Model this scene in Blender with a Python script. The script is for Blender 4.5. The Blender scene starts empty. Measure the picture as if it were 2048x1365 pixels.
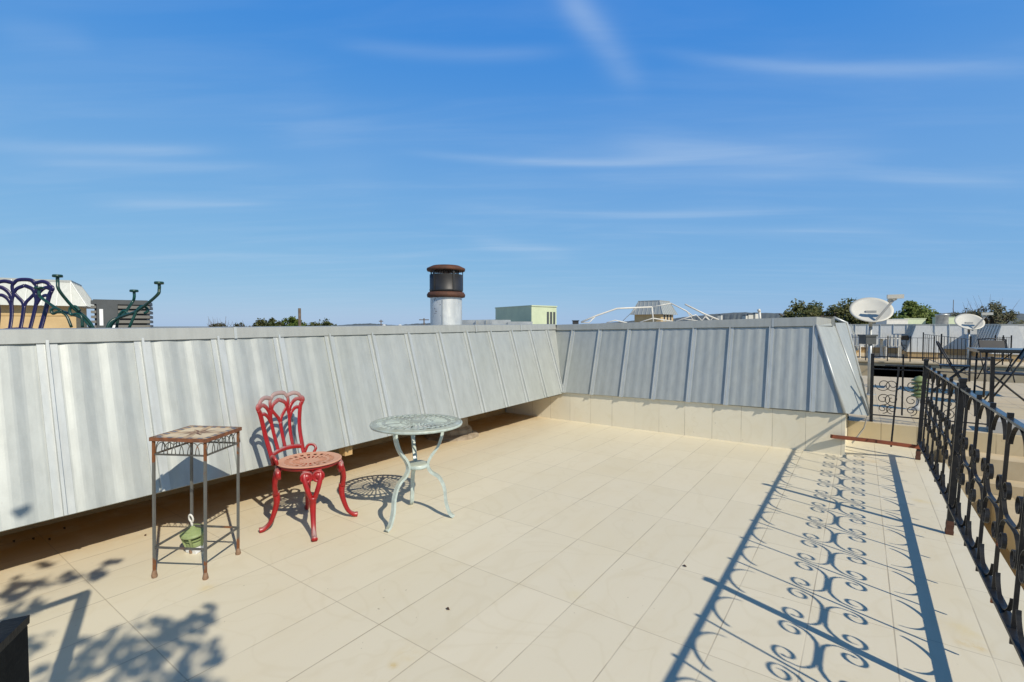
import bpy, math, random
from mathutils import Vector, Matrix
random.seed(7)
C = bpy.context.scene.collection
PI = math.pi
R_ = math.radians
# ------------------------------------------------------------------ camera model (world: floor z=0, +Y along the left wall)
F, YAW, PITCH, CAMH = 977.85, 0.6204, -0.0317, 1.3
fwd = Vector((-math.sin(YAW)*math.cos(PITCH), math.cos(YAW)*math.cos(PITCH), math.sin(PITCH)))
rgt = Vector((math.cos(YAW), math.sin(YAW), 0.0))
upv = rgt.cross(fwd)
CAM = Vector((0, 0, CAMH))
def ray(px, py): return fwd + rgt*((px-1024)/F) - upv*((py-682.5)/F)
def at(px, py, D): return CAM + ray(px, py)*D
def onz(px, py, z=0.0):
    d = ray(px, py); return CAM + d*((z-CAMH)/d.z)
def onx(px, py, x):
    d = ray(px, py); return CAM + d*(x/d.x)
def ony(px, py, y):
    d = ray(px, py); return CAM + d*(y/d.y)
SUNX, SUNY = 1.16, -0.41            # towards the sun, per metre of height

# ------------------------------------------------------------------ mesh builder
class MB:
    def __init__(s): s.v = []; s.f = []; s.m = []; s.sm = []
    def add(s, vs, fs, mi=0, smooth=False):
        b = len(s.v); s.v += [Vector(v) for v in vs]
        for f in fs: s.f.append([b+i for i in f]); s.m.append(mi); s.sm.append(smooth)
    def box(s, c, size, rot=None, mi=0):
        hx, hy, hz = size[0]/2, size[1]/2, size[2]/2
        vs = [Vector((x, y, z)) for x in (-hx, hx) for y in (-hy, hy) for z in (-hz, hz)]
        if rot is not None:
            M = rot if isinstance(rot, Matrix) else Matrix.Rotation(rot, 3, 'Z')
            vs = [M @ v for v in vs]
        c = Vector(c)
        s.add([v+c for v in vs], [(0,1,3,2),(4,6,7,5),(0,4,5,1),(2,3,7,6),(0,2,6,4),(1,5,7,3)], mi)
    def bb(s, a, b, mi=0):
        a = Vector(a); b = Vector(b); s.box((a+b)/2, [abs(q) for q in (b-a)], None, mi)
    def sweep(s, pts, sec, wdir=None, mi=0, smooth=False, scale=None, closed=False):
        pts = [Vector(p) for p in pts]; n = len(pts); k = len(sec); vs = []
        prev = None
        for i, p in enumerate(pts):
            if closed: t = pts[(i+1) % n]-pts[i-1]
            else: t = pts[min(i+1, n-1)]-pts[max(i-1, 0)]
            if t.length < 1e-9: t = Vector((0,0,1))
            t.normalize()
            if wdir is not None: w = Vector(wdir)
            elif prev is None: w = Vector((0,0,1)) if abs(t.z) < .9 else Vector((1,0,0))
            else: w = prev
            w = w - t*w.dot(t)
            if w.length < 1e-6: w = t.orthogonal()
            w.normalize(); prev = w; nn = t.cross(w)
            q = scale[i] if scale else 1.0
            vs += [p + w*(a*q) + nn*(b*q) for a, b in sec]
        fs = []
        for i in range(n if closed else n-1):
            j = (i+1) % n
            for a in range(k):
                b = (a+1) % k; fs.append((i*k+a, i*k+b, j*k+b, j*k+a))
        if not closed: fs.append(tuple(range(k))[::-1]); fs.append(tuple(range((n-1)*k, n*k)))
        s.add(vs, fs, mi, smooth)
    def tube(s, pts, r, n=8, mi=0, scale=None, closed=False):
        s.sweep(pts, [(r*math.cos(2*PI*i/n), r*math.sin(2*PI*i/n)) for i in range(n)], None, mi, True, scale, closed)
    def bar(s, a, b, w, h, wdir=(0,0,1), mi=0):      # w along wdir, h across
        s.sweep([a, b], [(-w/2,-h/2),(w/2,-h/2),(w/2,h/2),(-w/2,h/2)], wdir, mi)
    def ribbon(s, pts, w, t, wdir, mi=0, scale=None):
        s.sweep(pts, [(-w/2,-t/2),(w/2,-t/2),(w/2,t/2),(-w/2,t/2)], wdir, mi, False, scale)
    def lathe(s, prof, c=(0,0,0), n=32, mi=0, M=None, smooth=True, cap=True):
        c = Vector(c); vs = []
        for r, z in prof:
            for i in range(n):
                v = Vector((r*math.cos(2*PI*i/n), r*math.sin(2*PI*i/n), z))
                if M is not None: v = M @ v
                vs.append(v+c)
        fs = [(i*n+j, i*n+(j+1) % n, (i+1)*n+(j+1) % n, (i+1)*n+j) for i in range(len(prof)-1) for j in range(n)]
        s.add(vs, fs, mi, smooth)
        for ring, rev in ((0, True), (len(prof)-1, False)):
            if cap and prof[ring][0] > 1e-5:
                ids = list(range(n)); s.add([vs[ring*n+i] for i in ids], [ids[::-1] if rev else ids], mi, False)
    def polar(s, c, z0, z1, radii, nt, mask, mi=0, dz=None):
        c = Vector(c); nr = len(radii)
        def vid(i, j, k): return (i*nt + j % nt)*2 + k
        vs = []
        for i in range(nr):
            for j in range(nt):
                a = 2*PI*j/nt; e = dz(radii[i]) if dz else 0
                for z in (z0, z1): vs.append(c + Vector((radii[i]*math.cos(a), radii[i]*math.sin(a), z+e)))
        fs = []
        for i in range(nr-1):
            for j in range(nt):
                if not mask(i, j): continue
                fs.append((vid(i,j,1), vid(i+1,j,1), vid(i+1,j+1,1), vid(i,j+1,1)))
                fs.append((vid(i,j,0), vid(i,j+1,0), vid(i+1,j+1,0), vid(i+1,j,0)))
                if i == 0 or not mask(i-1, j): fs.append((vid(i,j,0), vid(i,j,1), vid(i,j+1,1), vid(i,j+1,0)))
                if i == nr-2 or not mask(i+1, j): fs.append((vid(i+1,j,0), vid(i+1,j+1,0), vid(i+1,j+1,1), vid(i+1,j,1)))
                if not mask(i, (j-1) % nt): fs.append((vid(i,j,0), vid(i+1,j,0), vid(i+1,j,1), vid(i,j,1)))
                if not mask(i, (j+1) % nt): fs.append((vid(i,j+1,0), vid(i,j+1,1), vid(i+1,j+1,1), vid(i+1,j+1,0)))
        s.add(vs, fs, mi)
    def build(s, name, mats, parent=None, local=False, shear=None):
        me = bpy.data.meshes.new(name)
        off = Vector((0,0,0))
        if parent is not None and not local:
            p = parent
            while p is not None: off += p.location; p = p.parent
        vs = [Vector((v.x+shear*v.z, v.y, v.z)) for v in s.v] if shear else s.v
        me.from_pydata([tuple(v-off) for v in vs], [], s.f)
        if not isinstance(mats, (list, tuple)): mats = [mats]
        for m in mats: me.materials.append(m)
        for p, mi, sm in zip(me.polygons, s.m, s.sm): p.material_index = mi; p.use_smooth = sm
        me.validate(); me.update()
        o = bpy.data.objects.new(name, me); C.objects.link(o)
        if parent is not None: o.parent = parent
        return o

def tag(o, label=None, cat=None, group=None, kind=None):
    if label: o['label'] = label
    if cat: o['category'] = cat
    if group: o['group'] = group
    if kind: o['kind'] = kind
    return o
def thing(name, label, cat, loc=(0,0,0), rz=0.0, group=None):
    o = bpy.data.objects.new(name, None); C.objects.link(o)
    o.empty_display_size = .1
    o.location = loc; o.rotation_euler = (0, 0, rz)
    return tag(o, label, cat, group)
def copy_tree(o, parent=None):
    c = o.copy(); C.objects.link(c)
    if parent is not None: c.parent = parent
    for ch in list(o.children): copy_tree(ch, c)
    return c
def struct(name, mb, m, label, cat): return tag(mb.build(name, m), label, cat, None, 'structure')

# ------------------------------------------------------------------ materials
class NT:
    def __init__(s, name):
        s.m = bpy.data.materials.new(name); s.m.use_nodes = True; s.t = s.m.node_tree
        s.b = s.t.nodes['Principled BSDF']; s.n = s.t.nodes
        s.tc = s.n.new('ShaderNodeTexCoord'); s.co = s.tc.outputs['Object']
    def L(s, a, b): s.t.links.new(a, b)
    def math(s, op, a, b=None, c=None, clamp=False):
        n = s.n.new('ShaderNodeMath'); n.operation = op; n.use_clamp = clamp
        for i, x in enumerate((a, b, c)):
            if x is None: continue
            if isinstance(x, (int, float)): n.inputs[i].default_value = x
            else: s.L(x, n.inputs[i])
        return n.outputs[0]
    def noise(s, scale, detail=4, rough=.55, vec=None, dist=0.0):
        n = s.n.new('ShaderNodeTexNoise'); n.inputs['Scale'].default_value = scale
        n.inputs['Detail'].default_value = detail; n.inputs['Roughness'].default_value = rough
        n.inputs['Distortion'].default_value = dist
        s.L(vec if vec is not None else s.co, n.inputs['Vector']); return n.outputs['Fac']
    def mapping(s, scale, loc=(0,0,0), rot=(0,0,0)):
        n = s.n.new('ShaderNodeMapping'); n.inputs['Scale'].default_value = scale
        n.inputs['Location'].default_value = loc; n.inputs['Rotation'].default_value = rot
        s.L(s.co, n.inputs['Vector']); return n.outputs[0]
    def ramp(s, fac, p0, p1, smooth=True):
        n = s.n.new('ShaderNodeMapRange'); n.inputs[1].default_value = p0; n.inputs[2].default_value = p1
        if smooth: n.interpolation_type = 'SMOOTHSTEP'
        s.L(fac, n.inputs[0]); return n.outputs[0]
    def mix(s, fac, a, b):
        n = s.n.new('ShaderNodeMix'); n.data_type = 'RGBA'
        for sock, x in ((n.inputs[0], fac), (n.inputs[6], a), (n.inputs[7], b)):
            if isinstance(x, (int, float)): sock.default_value = x
            elif isinstance(x, (tuple, list)): sock.default_value = (*x[:3], 1)
            else: s.L(x, sock)
        return n.outputs[2]
    def bump(s, h, strength=.2, dist=.01):
        n = s.n.new('ShaderNodeBump'); n.inputs['Strength'].default_value = strength; n.inputs['Distance'].default_value = dist
        s.L(h, n.inputs['Height']); s.L(n.outputs[0], s.b.inputs['Normal'])
    def col(s, c):
        if isinstance(c, (tuple, list)): s.b.inputs['Base Color'].default_value = (*c[:3], 1)
        else: s.L(c, s.b.inputs['Base Color'])
    def set(s, rough=.5, metal=0.0, spec=.5):
        s.b.inputs['Roughness'].default_value = rough; s.b.inputs['Metallic'].default_value = metal
        s.b.inputs['Specular IOR Level'].default_value = spec

def pbr(name, c1, c2=None, scale=6.0, rough=.5, metal=0.0, bump=0.0, rust=None, rust_at=(.58,.68), rust_scale=9.0, spec=.5):
    k = NT(name); c2 = c2 or tuple(x*.8 for x in c1)
    n = k.noise(scale, 5, .6); col = k.mix(k.ramp(n, .3, .7), c1, c2)
    if rust:
        rn = k.noise(rust_scale, 6, .65); col = k.mix(k.ramp(rn, *rust_at), col, rust)
    k.col(col); k.set(rough, metal, spec)
    if bump: k.bump(k.noise(scale*8, 4, .6), bump, .004)
    return k.m

TX0, TS, TY0, TL = -1.987, .3034, 1.362, .6283
def joints(k, coord, x0, s, w):
    f = k.math('FRACT', k.math('ADD', k.math('DIVIDE', k.math('SUBTRACT', coord, x0), s), 200.0))
    d = k.math('MULTIPLY', k.math('MINIMUM', f, k.math('SUBTRACT', 1.0, f)), s)
    return k.math('SUBTRACT', 1.0, k.ramp(d, w*.5, w*1.0))
def tile_mat(name, axis_a, axis_b, a0, sa, b0, sb, base, stains=(), wa=.0032, wb=.0028, brown_shade=True):
    k = NT(name)
    sep = k.n.new('ShaderNodeSeparateXYZ'); k.L(k.co, sep.inputs[0])
    ca, cb = sep.outputs[axis_a], sep.outputs[axis_b]
    ja = joints(k, ca, a0, sa, wa); jb = joints(k, cb, b0, sb, wb)
    ia = k.math('FLOOR', k.math('DIVIDE', k.math('SUBTRACT', ca, a0), sa)); ib = k.math('FLOOR', k.math('DIVIDE', k.math('SUBTRACT', cb, b0), sb))
    cmb = k.n.new('ShaderNodeCombineXYZ'); k.L(ia, cmb.inputs[0]); k.L(ib, cmb.inputs[1])
    wn = k.n.new('ShaderNodeTexWhiteNoise'); wn.noise_dimensions = '2D'; k.L(cmb.outputs[0], wn.inputs['Vector'])
    c1 = base; c2 = (base[0]*.945, base[1]*.945, base[2]*.935)
    col = k.mix(wn.outputs['Value'], c1, c2)
    # faint veining along the tile and broad weathering
    vn = k.noise(1.0, 6, .6, k.mapping((9, 2.2, 9)), .6)
    col = k.mix(k.math('MULTIPLY', k.ramp(vn, .45, .8), .35), col, (base[0]*.88, base[1]*.84, base[2]*.75))
    bn = k.noise(.9, 5, .6)
    col = k.mix(k.math('MULTIPLY', k.ramp(bn, .46, .72), .40), col, (base[0]*.94, base[1]*.90, base[2]*.80))
    fine = k.noise(60, 3, .7); col = k.mix(k.math('MULTIPLY', k.ramp(fine, .6, .8), .12), col, (.25, .2, .12))
    wat = k.noise(1.7, 2, .5, None, 1.5); ring = k.math('SUBTRACT', 1.0, k.ramp(k.math('ABSOLUTE', k.math('SUBTRACT', wat, .52)), .0, .03))
    col = k.mix(k.math('MULTIPLY', ring, .16), col, (base[0]*.80, base[1]*.76, base[2]*.66))
    grit = k.noise(38, 2, .5); gm_ = k.noise(1.3, 3, .6); col = k.mix(k.math('MULTIPLY', k.math('MULTIPLY', k.ramp(grit, .735, .76), k.ramp(gm_, .45, .6)), .55), col, (.16, .12, .07))
    if brown_shade:
        # shade below the sloped wall painted warm brown, plus a faint ochre tint beyond
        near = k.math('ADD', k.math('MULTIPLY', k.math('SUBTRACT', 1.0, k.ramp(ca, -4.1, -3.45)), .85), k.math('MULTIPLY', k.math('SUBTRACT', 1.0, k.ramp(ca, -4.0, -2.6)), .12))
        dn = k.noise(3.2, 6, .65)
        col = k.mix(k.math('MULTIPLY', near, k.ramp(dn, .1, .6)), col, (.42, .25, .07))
    for (sx, sy, rx, ry, amt, sc) in stains:
        dx = k.math('DIVIDE', k.math('SUBTRACT', ca, sx), rx); dy = k.math('DIVIDE', k.math('SUBTRACT', cb, sy), ry)
        r2 = k.math('ADD', k.math('MULTIPLY', dx, dx), k.math('MULTIPLY', dy, dy))
        m = k.math('MULTIPLY', k.math('POWER', 2.718, k.math('MULTIPLY', r2, -1.0)), k.ramp(k.noise(14, 5, .7), .3, .7))
        col = k.mix(k.math('MULTIPLY', m, amt), col, sc)
    jn = k.noise(2.5, 3)
    jm = k.math('MAXIMUM', k.math('MULTIPLY', ja, k.ramp(jn, .2, .75)), k.math('MULTIPLY', jb, .55))
    col = k.mix(k.math('MULTIPLY', jm, .68), col, (.17, .13, .08))
    k.col(col); k.set(.48, 0, .35)
    h = k.math('SUBTRACT', k.math('MULTIPLY', k.noise(25, 4), .15), k.math('MAXIMUM', ja, jb))
    k.bump(h, .25, .002)
    return k.m
CREAM = (.645, .59, .445)
st = [(*onz(1948, 1292).to_2d(), .05, .028, .9, (.55,.36,.05)), (*onz(1930, 1262).to_2d(), .07, .06, .35, (.6,.45,.12)),
      (*onz(1845, 1003).to_2d(), .06, .05, .5, (.6,.46,.15)), (*onz(815, 1308).to_2d(), .05, .05, .35, (.55,.4,.12)),
      (*onz(785, 1332).to_2d(), .018, .018, .7, (.5,.34,.06)), (*onz(412, 1176).to_2d(), .05, .03, .5, (.62,.48,.2)),
      (*onz(1150, 1190).to_2d(), .05, .05, .25, (.55,.45,.15)), (*onz(1735, 922).to_2d(), .10, .07, .5, (.55,.36,.1))]
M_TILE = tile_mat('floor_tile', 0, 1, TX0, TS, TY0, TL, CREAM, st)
M_TILEW = tile_mat('wall_tile_lightened', 0, 2, -2.035, .3075, -.3, .9, (.75, .70, .56), (), .0032, .002, False)  # same tile as the floor, colour lightened to stand in for brighter light
M_TILE2 = tile_mat('neighbour_tile', 0, 1, .2, .31, 7.1, .62, (.55,.455,.29), (), .006, .006, False)

def metal_mat(name, base, rough=.36, metal=.55, axis=(3.0, 3.0, .35)):
    k = NT(name)
    v = k.noise(2.2, 6, .6, k.mapping((9, 9, .6)))
    col = k.mix(k.ramp(v, .3, .75), base, tuple(x*.86 for x in base))
    g = k.noise(1.1, 5, .6)
    col = k.mix(k.math('MULTIPLY', k.ramp(g, .45, .75), .35), col, (base[0]*.80, base[1]*.80, base[2]*.72))
    sp = k.noise(140, 2, .6); col = k.mix(k.math('MULTIPLY', k.ramp(sp, .5, .75), .16), col, tuple(min(1, x*1.25) for x in base))
    scf = k.noise(1.0, 6, .75, k.mapping((22, 22, 5)), 1.2); col = k.mix(k.math('MULTIPLY', k.ramp(scf, .655, .72), .40), col, (.22,.22,.20))
    k.col(col); k.set(rough, metal, .5)
    r = k.ramp(k.noise(5, 4), .2, .8); k.L(k.math('ADD', k.math('MULTIPLY', r, .08), rough-.04), k.b.inputs['Roughness'])
    k.bump(k.math('ADD', k.noise(3.0, 3, .5, k.mapping((3, 3, 1.0))), k.math('MULTIPLY', k.ramp(k.noise(5.5, 2, .4), .62, .74), .5)), .07, .01)
    return k.m
M_METAL = metal_mat('galvanised_panel', (.375, .40, .385), .52, .30)
M_METALC = metal_mat('far_panel', (.60, .60, .56), .5, .2)
M_CAP = metal_mat('coping_metal', (.36, .375, .355), .5, .25)
M_SEAM = metal_mat('seam_metal', (.46, .485, .475), .45, .35)
M_DARK = pbr('dark_void', (.02,.017,.012), (.012,.01,.008), 5, .9)  # near-black colour stands in for the missing light in deep openings
M_SOFF = pbr('soffit_board', (.46,.30,.13), (.38,.24,.10), 5, .8)
M_IRON = pbr('black_iron', (.009,.010,.012), (.022,.022,.022), 18, .42, .0, .15, (.11,.045,.02), (.69,.76), 7, .3)
M_IRONR = pbr('rusting_iron', (.014,.014,.015), (.03,.027,.022), 20, .5, 0, .2, (.15,.05,.02), (.56,.64), 9, .3)
M_RUST = pbr('rusty_iron', (.105,.040,.020), (.06,.028,.017), 14, .75, .15, .3, (.05,.04,.035), (.60,.70), 9)
def lichen(name, base, top, lo=.05, z0=.0, z1=.0):
    k = NT(name)
    n = k.noise(7, 6, .65)
    geo = k.n.new('ShaderNodeNewGeometry'); s = k.n.new('ShaderNodeSeparateXYZ'); k.L(geo.outputs['Normal'], s.inputs[0])
    up = k.math('MULTIPLY', k.ramp(s.outputs[2], .15, .85), k.ramp(n, lo, .75))
    col = k.mix(k.ramp(k.noise(20, 4), .35, .7), base, tuple(x*.75 for x in base))
    sep = k.n.new('ShaderNodeSeparateXYZ'); k.L(k.co, sep.inputs[0])
    if z1 > z0:
        hi = k.math('MULTIPLY', k.ramp(sep.outputs[2], z0, z1), k.ramp(n, .2, .6)); up = k.math('MAXIMUM', up, k.math('MULTIPLY', hi, .9))
    col = k.mix(up, col, top)
    k.col(col); k.set(.36, .0, .5); L = k.math('ADD', k.math('MULTIPLY', up, .35), .30); k.L(L, k.b.inputs['Roughness'])
    k.bump(k.noise(60, 4), .15, .003)
    return k.m
M_RED = lichen('red_paint', (.30,.006,.008), (.34,.27,.25), .25, .76, .85)
M_REDSEAT = lichen('faded_red_paint', (.46,.19,.11), (.54,.31,.21), -.8)
M_PALE = lichen('pale_green_paint', (.45,.53,.50), (.29,.30,.22), .05)
M_PURPLE = lichen('purple_paint', (.010,.006,.05), (.05,.035,.12), .35)
M_TEAL = pbr('dark_green_paint', (.004,.055,.045), (.012,.035,.022), 12, .35)
M_STANDLEG = pbr('grey_iron_leg', (.13,.13,.12), (.07,.07,.065), 20, .5, .4, .15, (.26,.11,.045), (.56,.66), 10)
M_GREENL = pbr('sage_green_paint', (.24,.30,.13), (.19,.24,.10), 12, .45, 0, .1, (.16,.17,.10), (.64,.74), 14)
M_WHITE = pbr('white_plastic', (.60,.59,.54), (.54,.53,.48), 9, .4)
M_BLACKT = pbr('black_plastic', (.012,.013,.015), (.022,.022,.022), 8, .5)
M_BEIGE = pbr('beige_stucco', (.48,.35,.18), (.42,.30,.15), 3, .9, 0, .2)
M_CREAMS = pbr('cream_stucco', (.50,.42,.29), (.43,.35,.22), 2.5, .9, 0, .2)
M_GOLD = pbr('dirty_concrete', (.42,.30,.14), (.34,.23,.10), 2.2, .9, 0, .3, (.2,.14,.08), (.62,.75), 5)
M_ROOF = pbr('roof_membrane', (.45,.42,.37), (.36,.34,.30), 1.5, .9)
M_GREYU = pbr('grey_enamel', (.065,.072,.075), (.05,.057,.058), 6, .5)
M_TANU = pbr('louvre_grey', (.15,.145,.125), (.12,.115,.10), 6, .6)
M_SAGE = pbr('pale_green_enamel', (.50,.56,.38), (.44,.50,.34), 4, .5)
M_GALV = pbr('galvanised_pipe', (.50,.52,.51), (.36,.38,.38), 5, .42, .5, .1, (.62,.64,.62), (.55,.75), 4)
M_PLATE = pbr('paper_label', (.72,.73,.72), (.66,.67,.66), 20, .6)
M_STONE = pbr('weathered_stone', (.33,.28,.21), (.2,.16,.11), 9, .9, 0, .5)
M_DISH = pbr('dish_grey', (.58,.57,.50), (.52,.51,.45), 4, .5)
M_GREYB = pbr('grey_block', (.40,.40,.38), (.33,.33,.31), 6, .8)
def stand_leg():
    k = NT('rusting_stand_leg'); sp = k.n.new('ShaderNodeSeparateXYZ'); k.L(k.co, sp.inputs[0]); z = sp.outputs[2]; n = k.noise(26, 5, .65)
    e = k.math('MAXIMUM', k.ramp(z, .50, .70), k.math('SUBTRACT', 1.0, k.ramp(z, .02, .17)))
    m = k.ramp(k.math('ADD', n, k.math('MULTIPLY', e, .42)), .66, .80)
    k.col(k.mix(m, k.mix(n, (.16,.165,.15), (.09,.09,.085)), k.mix(k.noise(60, 3), (.26,.10,.035), (.13,.05,.02)))); k.set(.5, .3); k.L(k.math('ADD', k.math('MULTIPLY', m, .35), .42), k.b.inputs['Roughness']); k.bump(n, .2, .003); return k.m
M_STANDL2 = stand_leg()
M_RUSTB = pbr('orange_rust', (.20,.045,.014), (.11,.03,.012), 10, .75, 0, .4, (.05,.03,.02), (.58,.70), 6)
M_RIM = pbr('rust_rim', (.22,.08,.03), (.10,.04,.02), 40, .75, 0, .5, (.04,.03,.022), (.56,.66), 25)
M_FOOT = pbr('worn_foot', (.24,.15,.09), (.16,.09,.05), 40, .7, 0, .3)
M_RAILTOP = pbr('rail_top_iron', (.012,.014,.016), (.03,.03,.03), 14, .24, 0, .2, (.10,.05,.03), (.72,.78), 8, .9)
M_GLOSSB = pbr('glossy_black', (.012,.014,.018), (.02,.022,.025), 4, .22, 0, .05, None, (.5,.6), 9, .8)
M_DULLI = pbr('dull_black_iron', (.006,.008,.009), (.016,.018,.018), 14, .6, 0, .3, (.10,.075,.06), (.70,.75), 16, .15)
def flue_mat():
    k = NT('flue_galvanised'); v = k.noise(3, 6, .7, k.mapping((4, 4, 1.2)), .5)
    col = k.mix(k.ramp(v, .35, .7), (.50,.53,.54), (.68,.70,.68))
    d = k.noise(24, 5, .75, k.mapping((1, 1, .8))); m = k.noise(3.2, 2, .5)
    col = k.mix(k.math('MULTIPLY', k.ramp(d, .58, .64), k.ramp(m, .52, .62)), col, (.10,.08,.07))
    k.col(col); k.set(.45, .45); k.bump(k.noise(9, 4), .1, .01); return k.m
M_FLUE = flue_mat()

# ================================================================== the terrace
def zlin(a, b, t): return a+(b-a)*t
XA, YB, DS = -3.325, 5.846, .27
fl = MB(); fl.add([(-4.34,-4,0),(.535,-4,0),(.535,6.85,0),(-4.34,6.85,0)], [(0,1,2,3)])
struct('terrace_floor', fl, M_TILE, 'cream tiled roof terrace floor with stack bond joints', 'floor')
cp = MB(); cp.bb((.539,-4,-.14),(.672,6.1,.0)); cp.bb((.46,-4,-.7),(.60,6.84,-.142))
struct('terrace_edge_coping', cp, M_TILE, 'cream stone coping strip along the open edge of the terrace', 'coping')

# ------------------------------------------------ wall A: the long sloped metal parapet on the left
def azb(y): return zlin(.318, .368, (y-.45)/5.4)
def azt(y): return zlin(1.212, 1.25, (y-.5)/5.4)
def corr(u, amp, ph, nf=4.0):      # u in 0..1 across a panel: broad flat-sided stiffening ribs
    if u < .1 or u > .9: return 0.0
    w = (u-.1)/.8*nf+ph; k = math.floor(w*2) % 4; f = (w*2) % 1.0
    return amp*(f if k == 0 else 1.0 if k == 1 else 1-f if k == 2 else 0.0)*min(1, (u-.1)/.06, (.9-u)/.06)
A0 = -3.2; ASP = .4305; AP = .686
seamsA = [AP+ASP*k for k in range(-9, 13)]
NA = Vector((math.cos(math.atan(DS/.88)), 0, math.sin(math.atan(DS/.88))))
wallA = thing('metal_parapet', 'long sloped galvanised metal parapet along the left side with overhanging bottom edge', 'wall', (XA, 1.0, 0))
def ptA(y, t, off=0.0):
    return Vector((XA-DS*t, y, azb(y)+(azt(y)-azb(y))*t)) + NA*off
cl = MB()
ysamp = []
for i in range(len(seamsA)):
    y0 = seamsA[i]; y1 = y0+ASP
    amp = random.uniform(.0045,.0062)*(1.0 if y0 < 2.2 else .6 if y0 < 3.6 else .35); ph = random.uniform(-.2,.2)
    for q in range(40): ysamp.append((y0+ASP*q/40, corr(q/40, amp, ph)))
ysamp = [p for p in ysamp if p[0] > A0]
n = len(ysamp); vs = []
NTS = 5
for (y, d) in ysamp:
    for t in range(NTS+1):
        tt = t/NTS; yy = min(y, YB+DS*tt); vs.append(ptA(yy, tt, d if y < YB-.02 else 0))
cl.add(vs, [(i*(NTS+1)+t, (i+1)*(NTS+1)+t, (i+1)*(NTS+1)+t+1, i*(NTS+1)+t+1) for i in range(n-1) for t in range(NTS)])
for (i, j) in ((0, 0),):    # bottom lip
    cl.add([ptA(A0,0), ptA(YB,0), ptA(YB,0)+Vector((-.03,0,-.012)), ptA(A0,0)+Vector((-.03,0,-.012))], [(0,3,2,1)])
cl.build('cladding', M_METAL, wallA)
for y in seamsA[1:]:
    t0 = max(0.0, (y-YB)/DS)
    if t0 > .95: continue
    sm = MB()
    a, b = ptA(y, t0), ptA(y, 1.0)
    sm.ribbon([a+NA*.014, b+NA*.014], .030, .013, NA)
    sm.ribbon([a+NA*.0045+Vector((0,-.024,0)), b+NA*.0045+Vector((0,-.024,0))], .009, .034, NA)
    sm.ribbon([a+NA*.0035+Vector((0,.026,0)), b+NA*.0035+Vector((0,.026,0))], .007, .036, NA)
    sm.build('seam', M_SEAM, wallA)
def capA(y): return azt(y)-.008, azt(y)+.066
ca = MB()
for (y0, y1, e) in ((A0, 1.66, .0), (1.66, 4.28, -.002), (4.28, YB+DS, -.001)):
    x0 = XA-DS+.022+e; x1 = XA-DS-.21
    za, zb = capA(y0), capA(y1); c = .022 if y1 > 6 else 0
    ca.add([(x0,y0,za[0]),(x0,y1-c,zb[0]),(x0-.012,y1-c,zb[1]),(x0-.012,y0,za[1]),(x1,y0,za[1]+.004),(x1,y1+(.23 if c else 0),zb[1]+.004),(x1,y0,za[0]),(x1,y1+(.23 if c else 0),zb[0])],
           [(0,1,2,3),(3,2,5,4),(4,5,7,6),(0,6,7,1)])
ca.bb((XA-DS-.002, A0, 1.195), (XA-DS+.034, 1.78, 1.204)) if False else None
cap = ca.build('cap', M_CAP, wallA)
for y in (1.655, 4.29, 5.2):
    j = MB(); z0, z1 = capA(y); x0 = XA-DS+.026
    j.add([(x0,y,z0-.003),(x0,y+.02,z0-.003),(x0-.012,y+.02,z1+.003),(x0-.012,y,z1+.003),(x0-.21,y+.02,z1+.008),(x0-.21,y,z1+.008)], [(0,1,2,3),(3,2,4,5)])
    j.build('joint_cover', M_SEAM, cap)
# soffit, back wall and inner face below / behind the overhang
bk = MB(); bk.add([(XA-.03,A0,.305),(XA-.03,YB,.350),(-4.33,YB,.350),(-4.33,A0,.305)], [(0,1,2,3)])
bk.build('soffit', M_SOFF, wallA)
bk = MB(); bk.bb((-4.36,A0,0),(-4.30,YB,.345)); bk.build('back_board', M_SOFF, wallA)
bk = MB(); bk.add([(XA-DS-.2,A0,1.25),(XA-DS-.2,YB+.5,1.29),(-4.36,YB+.5,.35),(-4.36,A0,.30)], [(0,1,2,3)]); bk.build('rear_sheet', M_METAL, wallA)
for (px, py) in ((693, 912),):
    g = onx(px, py, -3.42); b = MB(); b.bb((-3.47, g.y-.035, .24), (-3.39, g.y+.035, .338)); b.build('support_block', M_SOFF, wallA)

# ------------------------------------------------ wall B: the rear metal parapet on a tiled base
def bzb(x): return zlin(.385, .428, (x+3.325)/3.2)
def bzt(x): return zlin(1.243, 1.305, (x+3.5)/3.1)
BSP = .4148; BX0 = -3.317
NB = Vector((0, -NA.x, NA.z))
wallB = thing('metal_parapet', 'rear sloped metal parapet with raised seams standing on a cream tiled base', 'wall', (-1.8, 6.1, 0))
def ptB(x, t, off=0.0): return Vector((x, YB+DS*t, bzb(x)+(bzt(x)-bzb(x))*t)) + NB*off
xs = []
for i in range(-1, 9):
    x0 = BX0+BSP*i; amp = .0036+.0004*i if i > 0 else .0018
    for q in range(40): xs.append((x0+BSP*q/40, corr(q/40, amp*.62, .1*(i % 3), 6.0)))
HIPB, HIPT = -.117, -.39
vs = []; m = 0
for (x, d) in xs:
    if x < XA-DS-.01 or x > HIPB+.02: continue
    m += 1
    for t in range(NTS+1):
        tt = t/NTS
        lo = XA-DS*tt; hi = HIPB+(HIPT-HIPB)*tt
        vs.append(ptB(min(max(x, lo), hi), tt, d if lo+.02 < x < hi-.03 else 0))
cl = MB(); cl.add(vs, [(i*(NTS+1)+t, (i+1)*(NTS+1)+t, (i+1)*(NTS+1)+t+1, i*(NTS+1)+t+1) for i in range(m-1) for t in range(NTS)])
cl.add([ptB(XA,0), ptB(HIPB,0), ptB(HIPB,0)+Vector((0,.03,-.01)), ptB(XA,0)+Vector((0,.03,-.01))], [(0,1,2,3)])
cl.build('cladding', M_METAL, wallB)
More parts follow.
